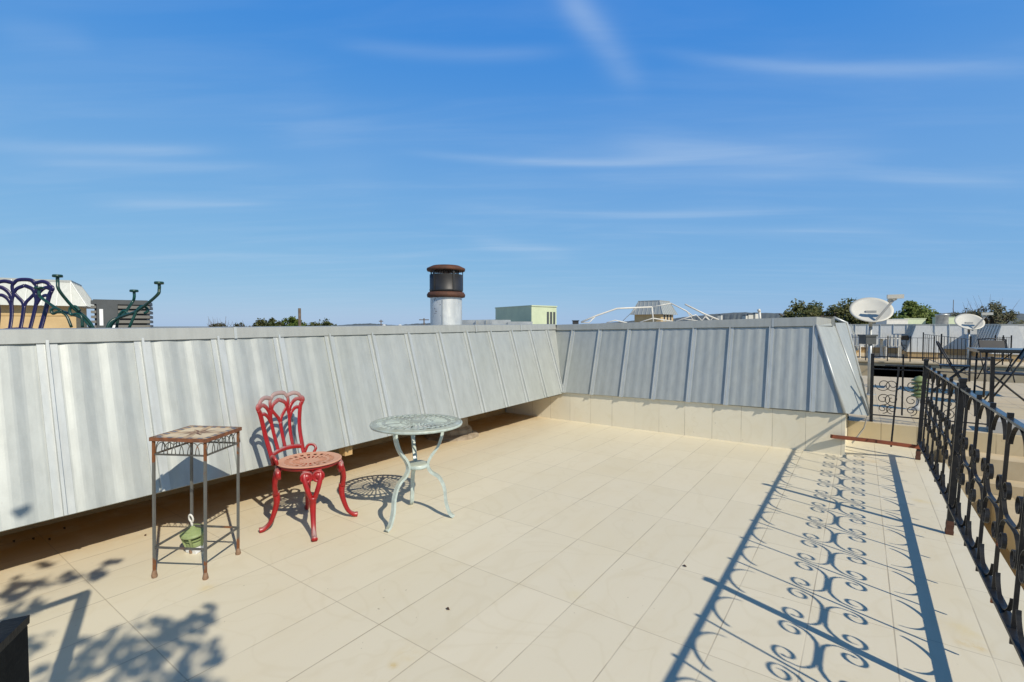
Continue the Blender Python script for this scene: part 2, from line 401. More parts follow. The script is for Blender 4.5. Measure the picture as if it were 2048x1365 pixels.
for k in range(0, 8):
    x = BX0+BSP*k; sm = MB()
    a, b = ptB(x, 0)-Vector((0,0,.008)), ptB(x, 1.0)
    sm.ribbon([a+NB*.010, b+NB*.010], .022, .012, NB)
    sm.ribbon([a+NB*.004+Vector((.024,0,0)), b+NB*.004+Vector((.024,0,0))], .008, .032, NB)
    sm.build('seam', M_SEAM, wallB)
# hip flashing and turned end panel
P1, P3 = ptB(HIPB, 0), ptB(HIPT, 1.0)
P2, P4 = ony(1737, 832, 6.28), ony(1668, 646, 6.48)
ep = MB(); ep.add([P1+NB*.012, P2, P4, P3+NB*.012], [(0,1,2,3)])
P5, P6 = ony(1740, 831, 7.1), ony(1692, 646, 7.0)
ep.add([P2, P5, P6, P4], [(0,1,2,3)])
ep.build('end_panel', M_METAL, wallB)
hs = MB(); hs.tube([P1+NB*.014, P3+NB*.014], .013, 8); hs.build('hip_flashing', M_SEAM, wallB)
hs = MB(); hs.tube([P2, P4], .014, 8); hs.tube([P5, P6, P6+Vector((-.12,-.1,.06))], .02, 8); hs.build('edge_roll', M_SEAM, wallB)
cb = MB()
x0, x1 = XA-DS, HIPT+.0
za, zb = (bzt(x0)-.008, bzt(x0)+.066), (bzt(x1)-.008, bzt(x1)+.088)
yf = YB+DS-.024
cb.add([(x0+.024,yf,za[0]),(x1,yf,zb[0]),(x1,yf+.012,zb[1]),(x0+.024,yf+.012,za[1]),(x0-.2,yf+.25,za[1]+.004),(x1+.15,yf+.32,zb[1]+.004),(x0-.2,yf+.25,za[0]),(x1+.15,yf+.32,zb[0])],
       [(0,1,2,3),(3,2,5,4),(4,5,7,6),(6,7,1,0)])
q = P4+Vector((0,0,.005))
cb.add([(x1,yf,zb[0]),tuple(q+Vector((0,0,-.03))),tuple(q+Vector((0,0,.055))),(x1,yf+.012,zb[1]),(x1+.15,yf+.32,zb[1]+.004)], [(0,1,2,3),(3,2,4)])
capb = cb.build('cap', M_CAP, wallB)
j = MB(); xj = -.81; z0, z1 = bzt(xj)-.011, bzt(xj)+.083
j.add([(xj,yf-.003,z0),(xj+.02,yf-.003,z0),(xj+.02,yf+.009,z1),(xj,yf+.009,z1),(xj+.02,yf+.25,z1+.004),(xj,yf+.25,z1+.004)], [(0,1,2,3),(3,2,4,5)])
j.build('joint_cover', M_SEAM, capb)
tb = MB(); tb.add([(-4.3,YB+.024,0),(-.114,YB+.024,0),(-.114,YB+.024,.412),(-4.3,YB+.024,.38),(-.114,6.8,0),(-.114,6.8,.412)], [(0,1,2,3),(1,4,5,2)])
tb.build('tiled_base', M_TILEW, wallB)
rs = MB(); rs.add([(x0,yf+.25,1.30),(x1+.15,yf+.32,1.38),(x1+.3,7.1,.1),(x0,7.1,.1)], [(0,1,2,3)]); rs.build('rear_sheet', M_METAL, wallB)
# bent strap hanging at the end of the rear wall
a = ony(1734, 834, 6.27); b = ony(1728, 856, 6.26); c = ony(1716, 872, 6.25); d = ony(1704, 887, 6.24)
s = MB(); s.ribbon([a, b, c, d], .05, .006, (0,1,0.2)); tag(s.build('metal_strap', M_GREYB), 'bent grey metal strap hanging off the end of the rear parapet', 'strap')

# ================================================================== wrought-iron railing
RX = .468; LEAN = .045
ZB, ZT, ZM = .178, .912, .522
PH, SP = 2.185, .3295
rail = thing('wrought_iron_railing', 'black wrought-iron railing with scrolls along the right edge of the terrace', 'railing', (RX, 4.0, 0))
def rb(mb, name, m, parent=rail): return mb.build(name, m, parent, shear=LEAN)
m = MB(); m.bb((RX-.012, -1.5, ZT-.005), (RX+.012, 6.14, ZT+.006)); rb(m, 'top_rail', M_RAILTOP)
m = MB(); m.bb((RX-.019, -1.5, ZB-.006), (RX+.019, 6.12, ZB+.006)); rb(m, 'bottom_rail', M_IRON)
for y in (.25, 2.19, 4.035, 6.118):
    m = MB(); m.bb((RX-.016, y-.016, 0.0), (RX+.016, y+.016, .975)); m.bb((RX-.019, y-.019, .957), (RX+.019, y+.019, .978))
    p = rb(m, 'post', M_IRON)
    m = MB(); m.lathe([(.0265,0),(.028,.02),(.0245,.035),(.0265,.06),(.0235,.085)], (RX, y, .001), 4, smooth=False, M=Matrix.Rotation(PI/4, 3, 'Z')); rb(m, 'post_foot', M_RUST, p)
bal = [PH+SP*k for k in range(-10, 12)]
for y in bal:
    if min(abs(y-q) for q in (.25, 4.035, 6.118)) < .03: continue
    m = MB(); m.bb((RX-.007, y-.0035, ZB-.055), (RX+.007, y+.0035, ZT+.024)); m.bb((RX-.010, y-.007, ZT+.0065), (RX+.010, y+.007, ZT+.026))
    rb(m, 'baluster', M_IRONR if random.random() < .3 else M_IRON)
def scroll_path(yc, sgn):
    pts = []
    h = SP/2
    def side(s):
        out = [(s*.045, .007)]
        out += [(s*.085, .011), (s*.115, .028), (s*.136, .052)]
        cx, cz = .098, .098
        for i in range(0, 22):
            a = -.45+i*.345; r = .047*(1-i/21*.62)
            out.append((s*(cx+r*math.cos(a)), cz+r*math.sin(a)))
        return out
    left = side(-1)[::-1]; right = side(1)
    for u, z in left+right: pts.append((RX, yc+u, ZM+sgn*z))
    return pts
def cup_path(yc, z0, sgn):
    pts = []
    for i in range(17):
        t = PI*i/16; u = -.108*math.cos(t); z = .088*(1-math.sin(t))
        pts.append((RX, yc+u*(1+.12*(z/.088)), z0+sgn*z))
    return pts
for y in bal[:-1]:
    yc = y+SP/2
    if yc > 6.1: continue
    for sgn in (1, -1):
        m = MB(); m.ribbon(scroll_path(yc, sgn), .015, .0036, (1,0,0)); rb(m, 'scroll', M_IRON)
    m = MB(); m.ribbon(cup_path(yc, ZB+.009, 1), .015, .004, (1,0,0), scale=None); rb(m, 'bow', M_IRON)
    m = MB(); m.ribbon(cup_path(yc, ZT-.008, -1), .015, .004, (1,0,0)); rb(m, 'bow', M_IRON)
# end railing: a broken top bar, one rod and the rusty bottom bar
er = thing('broken_railing', 'broken end railing, rusty bottom bar and a single rod, beside the rear parapet', 'railing', (.3, 6.1, 0))
m = MB(); a = Vector((RX+.04, 6.112, .905)); b = ony(1770, 731, 6.10); m.bar(a, b, .009, .034, (0,0,1)); m.build('top_bar', M_IRON, er)
m = MB(); a = Vector((RX+.02, 6.10, .125)); b = ony(1662, 873, 5.80); c = a.lerp(b, .5)+Vector((0,0,.006)); m.ribbon([a, c, b], .032, .036, (0,0,1)); m.build('bottom_bar', M_RUSTB, er)
m = MB(); a = ony(1782, 894, 6.02); b = ony(1798, 733, 6.08); m.bar(a, b, .015, .015, (1,0,0)); m.build('rod', M_IRON, er)
# handrail coming in at the lower left, close to the camera
hr = thing('stair_handrail', 'chipped dark iron handrail end close by at the lower left', 'handrail', (-1.2, .2, 0))
def hp(px, py, D): return at(px, py, D)
top = hp(32, 1244, .86); 
m = MB(); m.bar(hp(10, 1266, .86), Vector((hp(10,1266,.86).x, hp(10,1266,.86).y, 0)), .040, .040, rgt); m.build('post', M_DULLI, hr)
m = MB(); d = (hp(-75, 1345, .70)-top); m.ribbon([top, top+d*.5, top+d], .014, .036, Vector((0,0,1))); m.build('hand_rail', M_DULLI, hr)
g = onz(170, 1185); h2 = Vector((g.x+SUNX*1.32, g.y+SUNY*1.32, 0))
m = MB(); m.bb((h2.x-.02, h2.y-.02, 0), (h2.x+.02, h2.y+.02, 1.32)); m.build('post', M_IRON, hr)
m = MB(); m.bar(h2+Vector((0,.02,1.31)), h2+Vector((.0,-1.0,1.31)), .012, .045, (0,0,1)); m.build('hand_rail', M_IRON, hr)

# ================================================================== flue pipe
fc = onz(908, 884)
fc = Vector((-3.995, 4.254, 0))
flue = thing('flue_pipe', 'fat galvanised flue pipe with rusty rain cap rising behind the left parapet', 'chimney', fc)
r = .186
m = MB(); m.lathe([(r,0),(r,1.67)], fc, 36); m.build('pipe', M_FLUE, flue)
m = MB(); m.bb((fc.x+.10, fc.y-r*.55, .02), (fc.x+.104, fc.y-r*.54, 1.7)); 
m = MB(); a = -1.05; m.box((fc.x+math.cos(a)*(r+.002), fc.y+math.sin(a)*(r+.002), .85), (.006,.02,1.68), a); m.build('pipe_seam', M_GALV, flue)
m = MB(); m.lathe([(r+.004,1.625),(r+.034,1.632),(r+.040,1.66),(r+.022,1.69),(.10,1.692)], fc, 36); m.build('lower_ring', M_RUST, flue)
m = MB(); m.lathe([(.14,1.692),(r+.005,1.692),(r+.010,1.72),(r+.006,1.725),(r+.006,1.895),(r-.008,1.895),(.10,1.77)], fc, 36); m.build('dark_band', M_BLACKT, flue)
m = MB(); m.lathe([(.16,1.945),(r+.034,1.938),(r+.040,1.955),(r+.038,1.97),(.16,2.000),(.05,2.010),(0.001,2.011)], fc, 36); m.build('rain_cap', M_RUST, flue)
for i in range(5):
    a = i*2*PI/5+.9; m = MB(); m.box((fc.x+math.cos(a)*(r+.012), fc.y+math.sin(a)*(r+.012), 1.83), (.006,.024,.25), a); m.build('strut', M_BLACKT, flue)
m = MB()
for i in range(28):
    a = i*2*PI/28; m.bar((fc.x+.15*math.cos(a), fc.y+.15*math.sin(a), 1.87), (fc.x+.15*math.cos(a+.25), fc.y+.15*math.sin(a+.25), 1.955), .003, .003)
    m.bar((fc.x+.15*math.cos(a), fc.y+.15*math.sin(a), 1.87), (fc.x+.15*math.cos(a-.25), fc.y+.15*math.sin(a-.25), 1.955), .003, .003)
m.build('mesh_screen', M_BLACKT, flue)
m = MB(); prof = [(.33,.0),(.30,.03),(.25,.05),(.235,.09),(.20,.12),(.19,.22),(.18,.23)]
m.lathe(prof, fc+Vector((.06,.02,0)), 14, smooth=False); m.build('base_flashing', M_STONE, flue)

# ================================================================== furniture
def bez(p0, p1, p2, p3, n=10):
    p0, p1, p2, p3 = map(Vector, (p0, p1, p2, p3)); out = []
    for i in range(n+1):
        t = i/n; out.append(p0*(1-t)**3+p1*3*t*(1-t)**2+p2*3*t*t*(1-t)+p3*t**3)
    return out
def crom(pts, n=6):
    pts = [Vector(p) for p in pts]; q = [pts[0]*2-pts[1]]+pts+[pts[-1]*2-pts[-2]]; out = []
    for i in range(1, len(q)-2):
        for k in range(n):
            t = k/n; a, b, c, d = q[i-1:i+3]
            out.append(.5*((2*b)+(c-a)*t+(2*a-5*b+4*c-d)*t*t+(3*b-a-3*c+d)*t**3))
    out.append(pts[-1]); return out

def bistro_chair(loc, rz, label, mat, matseat):
    t = thing('bistro_chair', label, 'chair', loc, rz)
    SZ = .432
    # seat: pierced round plate
    nt = 120; rad = [0,.018,.045,.062,.085,.105,.112,.122,.142,.152,.160,.175,.190,.198]
    def mask(i, j):
        if 3 <= i <= 4 and j % 6 in (1, 2, 3): return False
        if 7 <= i <= 8 and j % 4 in (1, 2) and (j//30) % 2 == 0: return False
        if 7 <= i <= 8 and j % 6 in (1, 2, 3) and (j//30) % 2 == 1: return False
        return True
    rad[0] = .001
    m = MB(); m.polar((0,0,0), SZ-.003, SZ, rad, nt, mask, dz=lambda r: .012*(r/.2)**2-.012 + (-.004 if r > .194 else 0))
    m.build('seat', matseat, t, True)
    m = MB(); m.lathe([(.168,SZ-.032),(.182,SZ-.032),(.187,SZ-.008),(.174,SZ-.008),(.168,SZ-.032)], (0,0,0), 40, cap=False); m.build('seat_ring', mat, t, True)
    for a in (-PI/4+.0, PI/4, 3*PI/4, -3*PI/4):
        e = Vector((math.cos(a), math.sin(a), 0)); w = Vector((-math.sin(a), math.cos(a), 0))
        m = MB()
        for sgn in (-1, 1):
            m.tube(crom([e*.176+w*(.042*sgn)+Vector((0,0,SZ-.03)), e*.196+w*(.046*sgn)+Vector((0,0,SZ-.075)), e*.207+w*(.030*sgn)+Vector((0,0,SZ-.14)), e*.200+w*.008*sgn+Vector((0,0,SZ-.205))]), .0155, 8)
            Mx = Matrix((w, Vector((0,0,1)), e)).transposed()
            c = e*.186+w*(.034*sgn)+Vector((0,0,SZ-.066))
            m.lathe([(.001,.014),(.012,.016),(.014,.010),(.022,.010),(.025,.016),(.031,.014),(.034,.004),(.032,-.012),(.001,-.012)], c, 18, M=Mx*1.15)
        path = crom([e*.201+Vector((0,0,SZ-.19)), e*.196+Vector((0,0,SZ-.24)), e*.204+Vector((0,0,.14)), e*.232+Vector((0,0,.06)), e*.268+Vector((0,0,.022)), e*.296+Vector((0,0,.014))])
        nsc = len(path); sc = [1.15-.42*min(1, i/(nsc*.55)) if i < nsc*.7 else .73+.25*((i-nsc*.7)/(nsc*.3)) for i in range(nsc)]
        m.tube(path, .0195, 10, scale=sc)
        m.build('leg', mat, t, True)
    # backrest in its own leaning plane: w across, h up; chair faces +x
    m = MB()
    def bp(w, h): return Vector((-.155-.065*h-.02*math.sin(h*PI)-.03*(1-min(1, abs(w)/.2)**2)*.8, w, SZ+.005+.415*h))
    def stroke(pts, r=.0105, flat=1.5, n=7):
        r *= .88
        c = crom([bp(*p) for p in pts], n)
        m.sweep(c, [(r*math.cos(q*PI/4)*.75, r*flat*math.sin(q*PI/4)) for q in range(8)], (1,0,.15), 0, True)
    for s in (-1, 1):
        stroke([(s*.135,-.06),(s*.138,.08),(s*.150,.40),(s*.172,.70),(s*.190,.80)], .013)
        stroke([(s*.190,.80),(s*.198,.83),(s*.192,.865),(s*.172,.87)], .012)
        stroke([(s*.185,.85),(s*.165,.93),(s*.125,.965),(s*.085,.945),(s*.068,.925)], .0105)      # side lobe
        stroke([(s*.192,.825),(s*.150,.86),(s*.110,.80),(s*.086,.70),(s*.080,.60)], .0105)        # petal from corner to slat
        stroke([(s*.176,.70),(s*.140,.72),(s*.105,.66),(s*.082,.56)], .0095)
        stroke([(s*.064,.10),(s*.070,.35),(s*.080,.60),(s*.072,.72),(s*.052,.83),(0,.895)], .0105)  # slat and inner arch
        stroke([(s*.078,.60),(s*.050,.66),(s*.018,.62),(0,.54)], .009) if False else None
        stroke([(0,.50),(s*.012,.60),(s*.040,.68),(s*.072,.78),(s*.078,.88),(s*.068,.93)], .0095)
    stroke([(-.070,.925),(-.045,.985),(0,1.0),(.045,.985),(.070,.925)], .0105)
    stroke([(0,.10),(0,.30),(0,.54)], .0105)
    stroke([(-.138,.08),(-.07,.11),(0,.12),(.07,.11),(.138,.08)], .0115)
    for s in (-1, 1):
        c = crom([bp(s*.137,-.04), Vector((-.150, s*.160, SZ+.040)), Vector((-.120, s*.176, SZ+.044)), Vector((-.100, s*.178, SZ+.022)), Vector((-.105, s*.165, SZ-.005))])
        m.tube(c, .010, 8)
    m.build('backrest', mat, t, True)
    return t
cc = onz(522, 1066).lerp(onz(712, 1033), .5)
bistro_chair((cc.x, cc.y, 0), R_(17.5), 'faded red cast metal bistro chair with fan back standing by the pale round table', M_RED, M_REDSEAT)

def bistro_table(loc, label, name='bistro_table'):
    t = thing(name, label, 'table', loc, 0)
    H = .655; nt = 216
    rad = [.001,.03,.05,.075,.10,.112,.150,.205,.218,.228,.262,.275,.292,.303]
    def mask(i, j):
        if i == 3 and j % 12 in (1,2,3,4,5,6,7): return False
        if i == 2 and j % 24 in (7,8,9,10,11): return False
        if i in (5,6) and j % 6 in (1,2,3,4) and (j//6) % 12 != 0: return False
        if i == 9 and j % 6 in (0,1,2,3): return False
        return True
    m = MB(); m.polar((0,0,0), H-.004, H, rad, nt, mask, dz=lambda r: -.006 if r > .29 else 0); m.build('table_top', M_PALE, t, True)
    m = MB(); m.lathe([(.292,H-.026),(.303,H-.022),(.306,H-.012),(.303,H-.004),(.292,H-.006),(.290,H-.024),(.292,H-.026)], (0,0,0), 64, cap=False); m.build('rim', M_PALE, t, True)
    for deg, rr in ((-86, .275), (35, .24), (146, .258)):
        a = R_(deg); e = Vector((math.cos(a), math.sin(a), 0)); k = rr/.255
        path = crom([e*.185*k+Vector((0,0,H-.012)), e*.182*k+Vector((0,0,.57)), e*.150*k+Vector((0,0,.485)), e*.098*k+Vector((0,0,.415)), e*.078*k+Vector((0,0,.36)), e*.100*k+Vector((0,0,.315)), e*.160*k+Vector((0,0,.275)), e*.196*k+Vector((0,0,.20)), e*.206*k+Vector((0,0,.11)), e*.232*k+Vector((0,0,.035)), e*.262*k+Vector((0,0,.010))])
        m = MB(); m.ribbon(path, .026, .018, Vector((-math.sin(a), math.cos(a), 0))); m.tube(path[-3:], .014, 8); m.build('leg', M_PALE, t, True)
    m = MB(); m.lathe([(.001,.345),(.070,.345),(.075,.352),(.074,.372),(.06,.378),(.001,.378)], (0,0,0), 32); m.build('brace_disc', M_PALE, t, True)
    return t
fe = [onz(775, 1066), onz(903, 1036), onz(823, 1010)]
tc = (fe[0]+fe[1]+fe[2])/3
bt = bistro_table((tc.x, tc.y, 0), 'pale green cast metal round bistro table on three curved legs near the red chair')

# plant stand
f1, f2, f3 = onz(308, 1156), onz(412, 1159), onz(477, 1109)
cs = (f1+f3)/2; ang = math.atan2((f2-f1).y, (f2-f1).x)
ps = thing('plant_stand', 'tall square iron plant stand with a mosaic star top and rusty legs', 'plant stand', (cs.x, cs.y, 0), ang)
ps.rotation_euler = (0, .018, ang)
h = .1365; H = .728
for sx in (-1, 1):
    for sy in (-1, 1):
        m = MB(); m.bb((sx*h-.0056, sy*h-.0056, .02), (sx*h+.0056, sy*h+.0056, H-.004)); lg = m.build('leg', M_STANDL2, ps, True)
        m = MB(); m.lathe([(.012,0),(.0145,.010),(.0115,.026),(.008,.038)], (sx*h, sy*h, 0), 12); m.build('foot', M_FOOT, lg, True)
for (ax, s) in ((0,-1),(0,1),(1,-1),(1,1)):
    def pt(u, z, o=0): return Vector((u, s*(h+o), z)) if ax == 0 else Vector((s*(h+o), u, z))
    wd = Vector((0,0,1))
    m = MB(); m.bar(pt(-h+.007, .157), pt(h-.007, .157), .009, .009, wd); m.build('stretcher', M_STANDLEG, ps, True)
    m = MB(); m.bar(pt(-h+.007, .640), pt(h-.007, .640), .008, .008, wd); m.build('apron_rail', M_STANDLEG, ps, True)
    m = MB(); m.bar(pt(-h-.0135, H-.0085, .0122), pt(h+.0135, H-.0085, .0122), .019, .003, wd)
    for q in range(9): m.lathe([(.001,.0),(.005,.001)], pt(-h+.03*q, H-.012), 5)
    m.build('rim', M_RIM, ps, True)
    for q in range(6):
        u0 = -h+.012+q*.042
        m = MB(); m.tube([pt(u0+.031-.031*math.cos(PI*i/12), .645+.058*math.sin(PI*i/12)) for i in range(13)], .0022, 6); m.build('wire_arch', M_STANDLEG, ps, True)
M_MOS = [pbr('mosaic_cream', (.60,.50,.34), (.50,.40,.27), 12, .6), pbr('mosaic_grey', (.17,.17,.19), (.11,.12,.14), 14, .6), pbr('mosaic_brown', (.20,.085,.05), (.13,.06,.04), 12, .6), pbr('mosaic_tan', (.45,.33,.20), (.38,.27,.17), 12, .6), pbr('grout', (.45,.41,.34), (.4,.36,.3), 10, .8)]
m = MB(); hh = h+.010; m.bb((-hh,-hh,H-.014), (hh,hh,H-.003), 4)
nb = 11; w = 2*hh/nb
for i in range(nb):
    for k in (0, nb-1):
        for (a, b) in ((i, k), (k, i)):
            if (a in (0, nb-1) and b in (0, nb-1)) and (a, b) != (i, k): continue
            x, y = -hh+w*(a+.5), -hh+w*(b+.5); m.bb((x-w*.44,y-w*.44,H-.003),(x+w*.44,y+w*.44,H), 1 if (i+k) % 2 else 3)
inn = hh-w
def poly(pts, mi, z=H-.0005): m.add([(x,y,z) for x, y in pts], [tuple(range(len(pts)))], mi)
NQ = 8
for i in range(16):
    a0 = 2*PI*i/16; R1, R2 = (.085, .036) if i % 2 == 0 else (.036, .085)
    p0 = (R1*math.cos(a0), R1*math.sin(a0)); a1 = a0+2*PI/16; p1 = (R2*math.cos(a1), R2*math.sin(a1))
    poly([(p0[0]*.06,p0[1]*.06), (p0[0]*.97,p0[1]*.97), (p1[0]*.97,p1[1]*.97)], 2 if i % 2 else 3)
    e0 = Vector((math.cos(a0), math.sin(a0))); e1 = Vector((math.cos(a1), math.sin(a1)))
    q0 = e0*(inn*.97/max(abs(e0.x), abs(e0.y))); q1 = e1*(inn*.97/max(abs(e1.x), abs(e1.y)))
    poly([(p0[0]*1.06,p0[1]*1.06), tuple(q0), tuple(q1), (p1[0]*1.06,p1[1]*1.06)], 0 if i % 4 else 3, H-.0012)
m.build('mosaic_top', M_MOS, ps, True)
# green garden lantern lying under the stand
gl = onz(393, 1102)
ln = thing('garden_lantern', 'sage green tiered lantern with a pale hook tipped over beneath the plant stand', 'lantern', gl, R_(20))
ln.rotation_euler = (Matrix.Rotation(R_(12), 3, rgt) @ Matrix.Rotation(R_(20), 3, 'Z')).to_euler(); ln.scale = (.80, .80, 1.22); ln.location = gl+Vector((0,0,.008))
m = MB(); m.bb((-.045,-.045,0),(.045,.045,.03)); m.build('bracket', M_PLATE, ln, True)
m = MB(); m.lathe([(.050,.03),(.058,.036),(.058,.052),(.046,.056),(.040,.062),(.062,.064),(.064,.070),(.045,.074)], (0,0,0), 28, smooth=False); m.build('body', M_GREENL, ln, True)
for i in range(6):
    a = i*PI/3; m = MB(); m.bar((.058*math.cos(a),.058*math.sin(a),.03),(.076*math.cos(a),.076*math.sin(a),.090),.012,.012,(math.cos(a),math.sin(a),0)); m.build('rib', M_GREENL, ln, True)
m = MB(); m.lathe([(.055,.084),(.080,.088),(.084,.094),(.078,.102),(.054,.109),(.052,.115),(.024,.120),(.022,.128),(.001,.129)], (0,0,0), 32, smooth=False); m.build('disc_lid', M_GREENL, ln, True)
m = MB(); m.tube([(0,0,.122),(0,0,.152)], .008, 10); m.tube([(.018*math.cos(a*PI/8),0,.166+.018*math.sin(a*PI/8)) for a in range(16)], .006, 8, closed=True); m.build('hook', M_WHITE, ln, True)
# scattered dry leaves
M_LEAFD = pbr('dry_leaf', (.07,.035,.015), (.04,.02,.01), 20, .8)
for i, (px, py, lb) in enumerate(((98,1080,'small dry leaf below the bottom edge of the left parapet, in shade'),(66,1079,'tiny curled dry leaf in shade at far left'),(27,1084,'dry leaf speck nearest the left border, in shade'),(128,1058,'long dry leaf in shade left of the plant stand'),(1369,1134,'dark speck of leaf on sunny tiles left of the railing shadow'),(895,1220,'small curled leaf on the open sunny tiles'),(290,1072,'pale dry leaf beside the plant stand in sunlight'))):
    g = onz(px, py); m = MB(); s = .022 if i < 4 else .011
    m.ribbon([g+Vector((-s,0,.003)), g+Vector((-s*.3,.003,.007)), g+Vector((s*.4,0,.006)), g+Vector((s,.002,.002))], .012, .0012, (0,1,.2), scale=[.2,1,.9,.15])
    tag(m.build('dry_leaf', M_LEAFD), lb, 'leaf', 'dry leaves scattered on the terrace')
# ================================================================== behind the left parapet
rf = MB(); rf.bb((-60,-30,-6.5),(-4.37,60,.70)); struct('flat_roof', rf, M_ROOF, 'flat neighbouring roof hidden behind the left parapet', 'roof')
rf = MB(); rf.bb((-4.36,7.12,-6.5),(-1.2,60,.70)); struct('flat_roof', rf, M_ROOF, 'flat neighbouring roof behind the rear parapet', 'roof')
# purple chair: same casting, on the roof behind the wall
pc = at(-10, 600, 3.35)
bistro_chair((pc.x, pc.y, .785), YAW+R_(-90+8), 'dark purple fan-back bistro chair showing above the left end of the parapet', M_PURPLE, M_PURPLE)
# upside-down green table
gt = at(205, 650, 3.3); gt = Vector((gt.x, gt.y, .70))
ut = thing('upturned_table', 'dark green scrolled table lying upside down with its four feet in the air', 'table', gt, 0)
m = MB(); m.lathe([(.001,0),(.36,0),(.365,.012),(.36,.024),(.001,.024)], (0,0,0), 40); m.build('table_top', M_TEAL, ut, True)
def loc(px, py, D): return at(px, py, D)-gt
for k_, (foot, mid, mid2, base) in enumerate((((115,551,3.12),(119,582,3.12),(146,615,3.2),(186,656,3.27)), ((78,575,3.45),(84,597,3.45),(120,621,3.4),(178,650,3.32)), ((318,565,3.12),(313,592,3.12),(275,622,3.2),(222,652,3.27)), ((268,581,3.5),(264,606,3.5),(244,632,3.4),(215,655,3.33)))):
    path = crom([loc(*foot), loc(foot[0]+.5,foot[1]+14,foot[2]), loc(*mid), loc(*mid2), loc(*base), Vector((0,0,.26))+Vector((base[0]-205,0,0))*.0005, Vector((0,0,.03))+Vector((base[0]-205,0,0))*.006], 7)
    m = MB(); m.tube(path, .0095, 8); lg = m.build('leg', M_TEAL, ut, True)
    m = MB(); m.lathe([(.016,-.014),(.026,-.012),(.027,-.002),(.024,.004),(.001,.005)], loc(*foot), 18); m.build('foot_cap', M_TEAL, lg, True)
for pts in ([(143,655,3.25),(133,632,3.25),(119,624,3.25),(106,628,3.25),(103,620,3.25),(112,617,3.25),(124,623,3.25)], [(165,655,3.2),(163,634,3.2),(153,628,3.2),(142,630,3.2),(140,618,3.2),(150,613,3.2),(160,622,3.2)], [(258,657,3.2),(268,634,3.2),(278,616,3.2),(290,614,3.2),(296,622,3.2),(289,627,3.2)], [(233,657,3.3),(238,632,3.3),(248,622,3.3),(256,628,3.3)]):
    m = MB(); m.tube(crom([loc(*p) for p in pts], 5)+[], .0085, 8); m.build('leg_scroll', M_TEAL, ut, True)
# air-conditioning condenser
a = at(186, 655, 6.3); b = at(301, 655, 6.3)
ac = thing('air_conditioner', 'dark grey air conditioning condenser with louvred sides behind the upturned table', 'air conditioner', (0,0,0))
cen = (a+b)/2+rgt*.03; cen.z = 0; ctop = 1.63
ac.location = Vector((cen.x, cen.y, .70)); ac.rotation_euler = (0,0,YAW+R_(33)); cl_ = .285
m = MB(); m.bb((-cl_,-cl_,0),(cl_,cl_,.06)); m.build('base_pan', M_GREYU, ac, True)
m = MB(); m.bb((-cl_+.03,-cl_+.03,.06),(cl_-.03,cl_-.03,.86)); m.build('coil', M_BLACKT, ac, True)
m = MB(); m.bb((-cl_,-cl_,.86),(cl_,cl_,.905)); m.bb((-cl_+.02,-cl_+.02,.905),(cl_-.02,cl_-.02,.918)); m.build('lid', M_GREYU, ac, True)
m = MB(); m.bb((-cl_+.055,-cl_-.006,.06),(-.03,-cl_+.03,.86)); pn = m.build('service_panel', M_GREYU, ac, True)
m = MB(); m.bb((-cl_+.08,-cl_-.009,.60),(-cl_+.115,-cl_-.0065,.80)); m.build('label_sticker', M_PLATE, pn, True)
m = MB(); m.bb((-cl_+.15,-cl_-.009,.50),(-.045,-cl_-.0065,.605)); m.build('rating_plate', M_PLATE, pn, True)
for i in range(13):
    z = .09+i*.06; m = MB()
    m.bb((-.028,-cl_-.004,z),(cl_,-cl_+.03,z+.036)); m.bb((cl_-.03,-cl_+.031,z),(cl_+.004,cl_,z+.036)); m.bb((-cl_,-cl_-.003,z),(-cl_+.05,-cl_+.03,z+.03)); m.bb((-cl_-.003,-cl_+.031,z),(-cl_+.03,cl_,z+.03))
    m.build('louvre', M_TANU, ac, True)

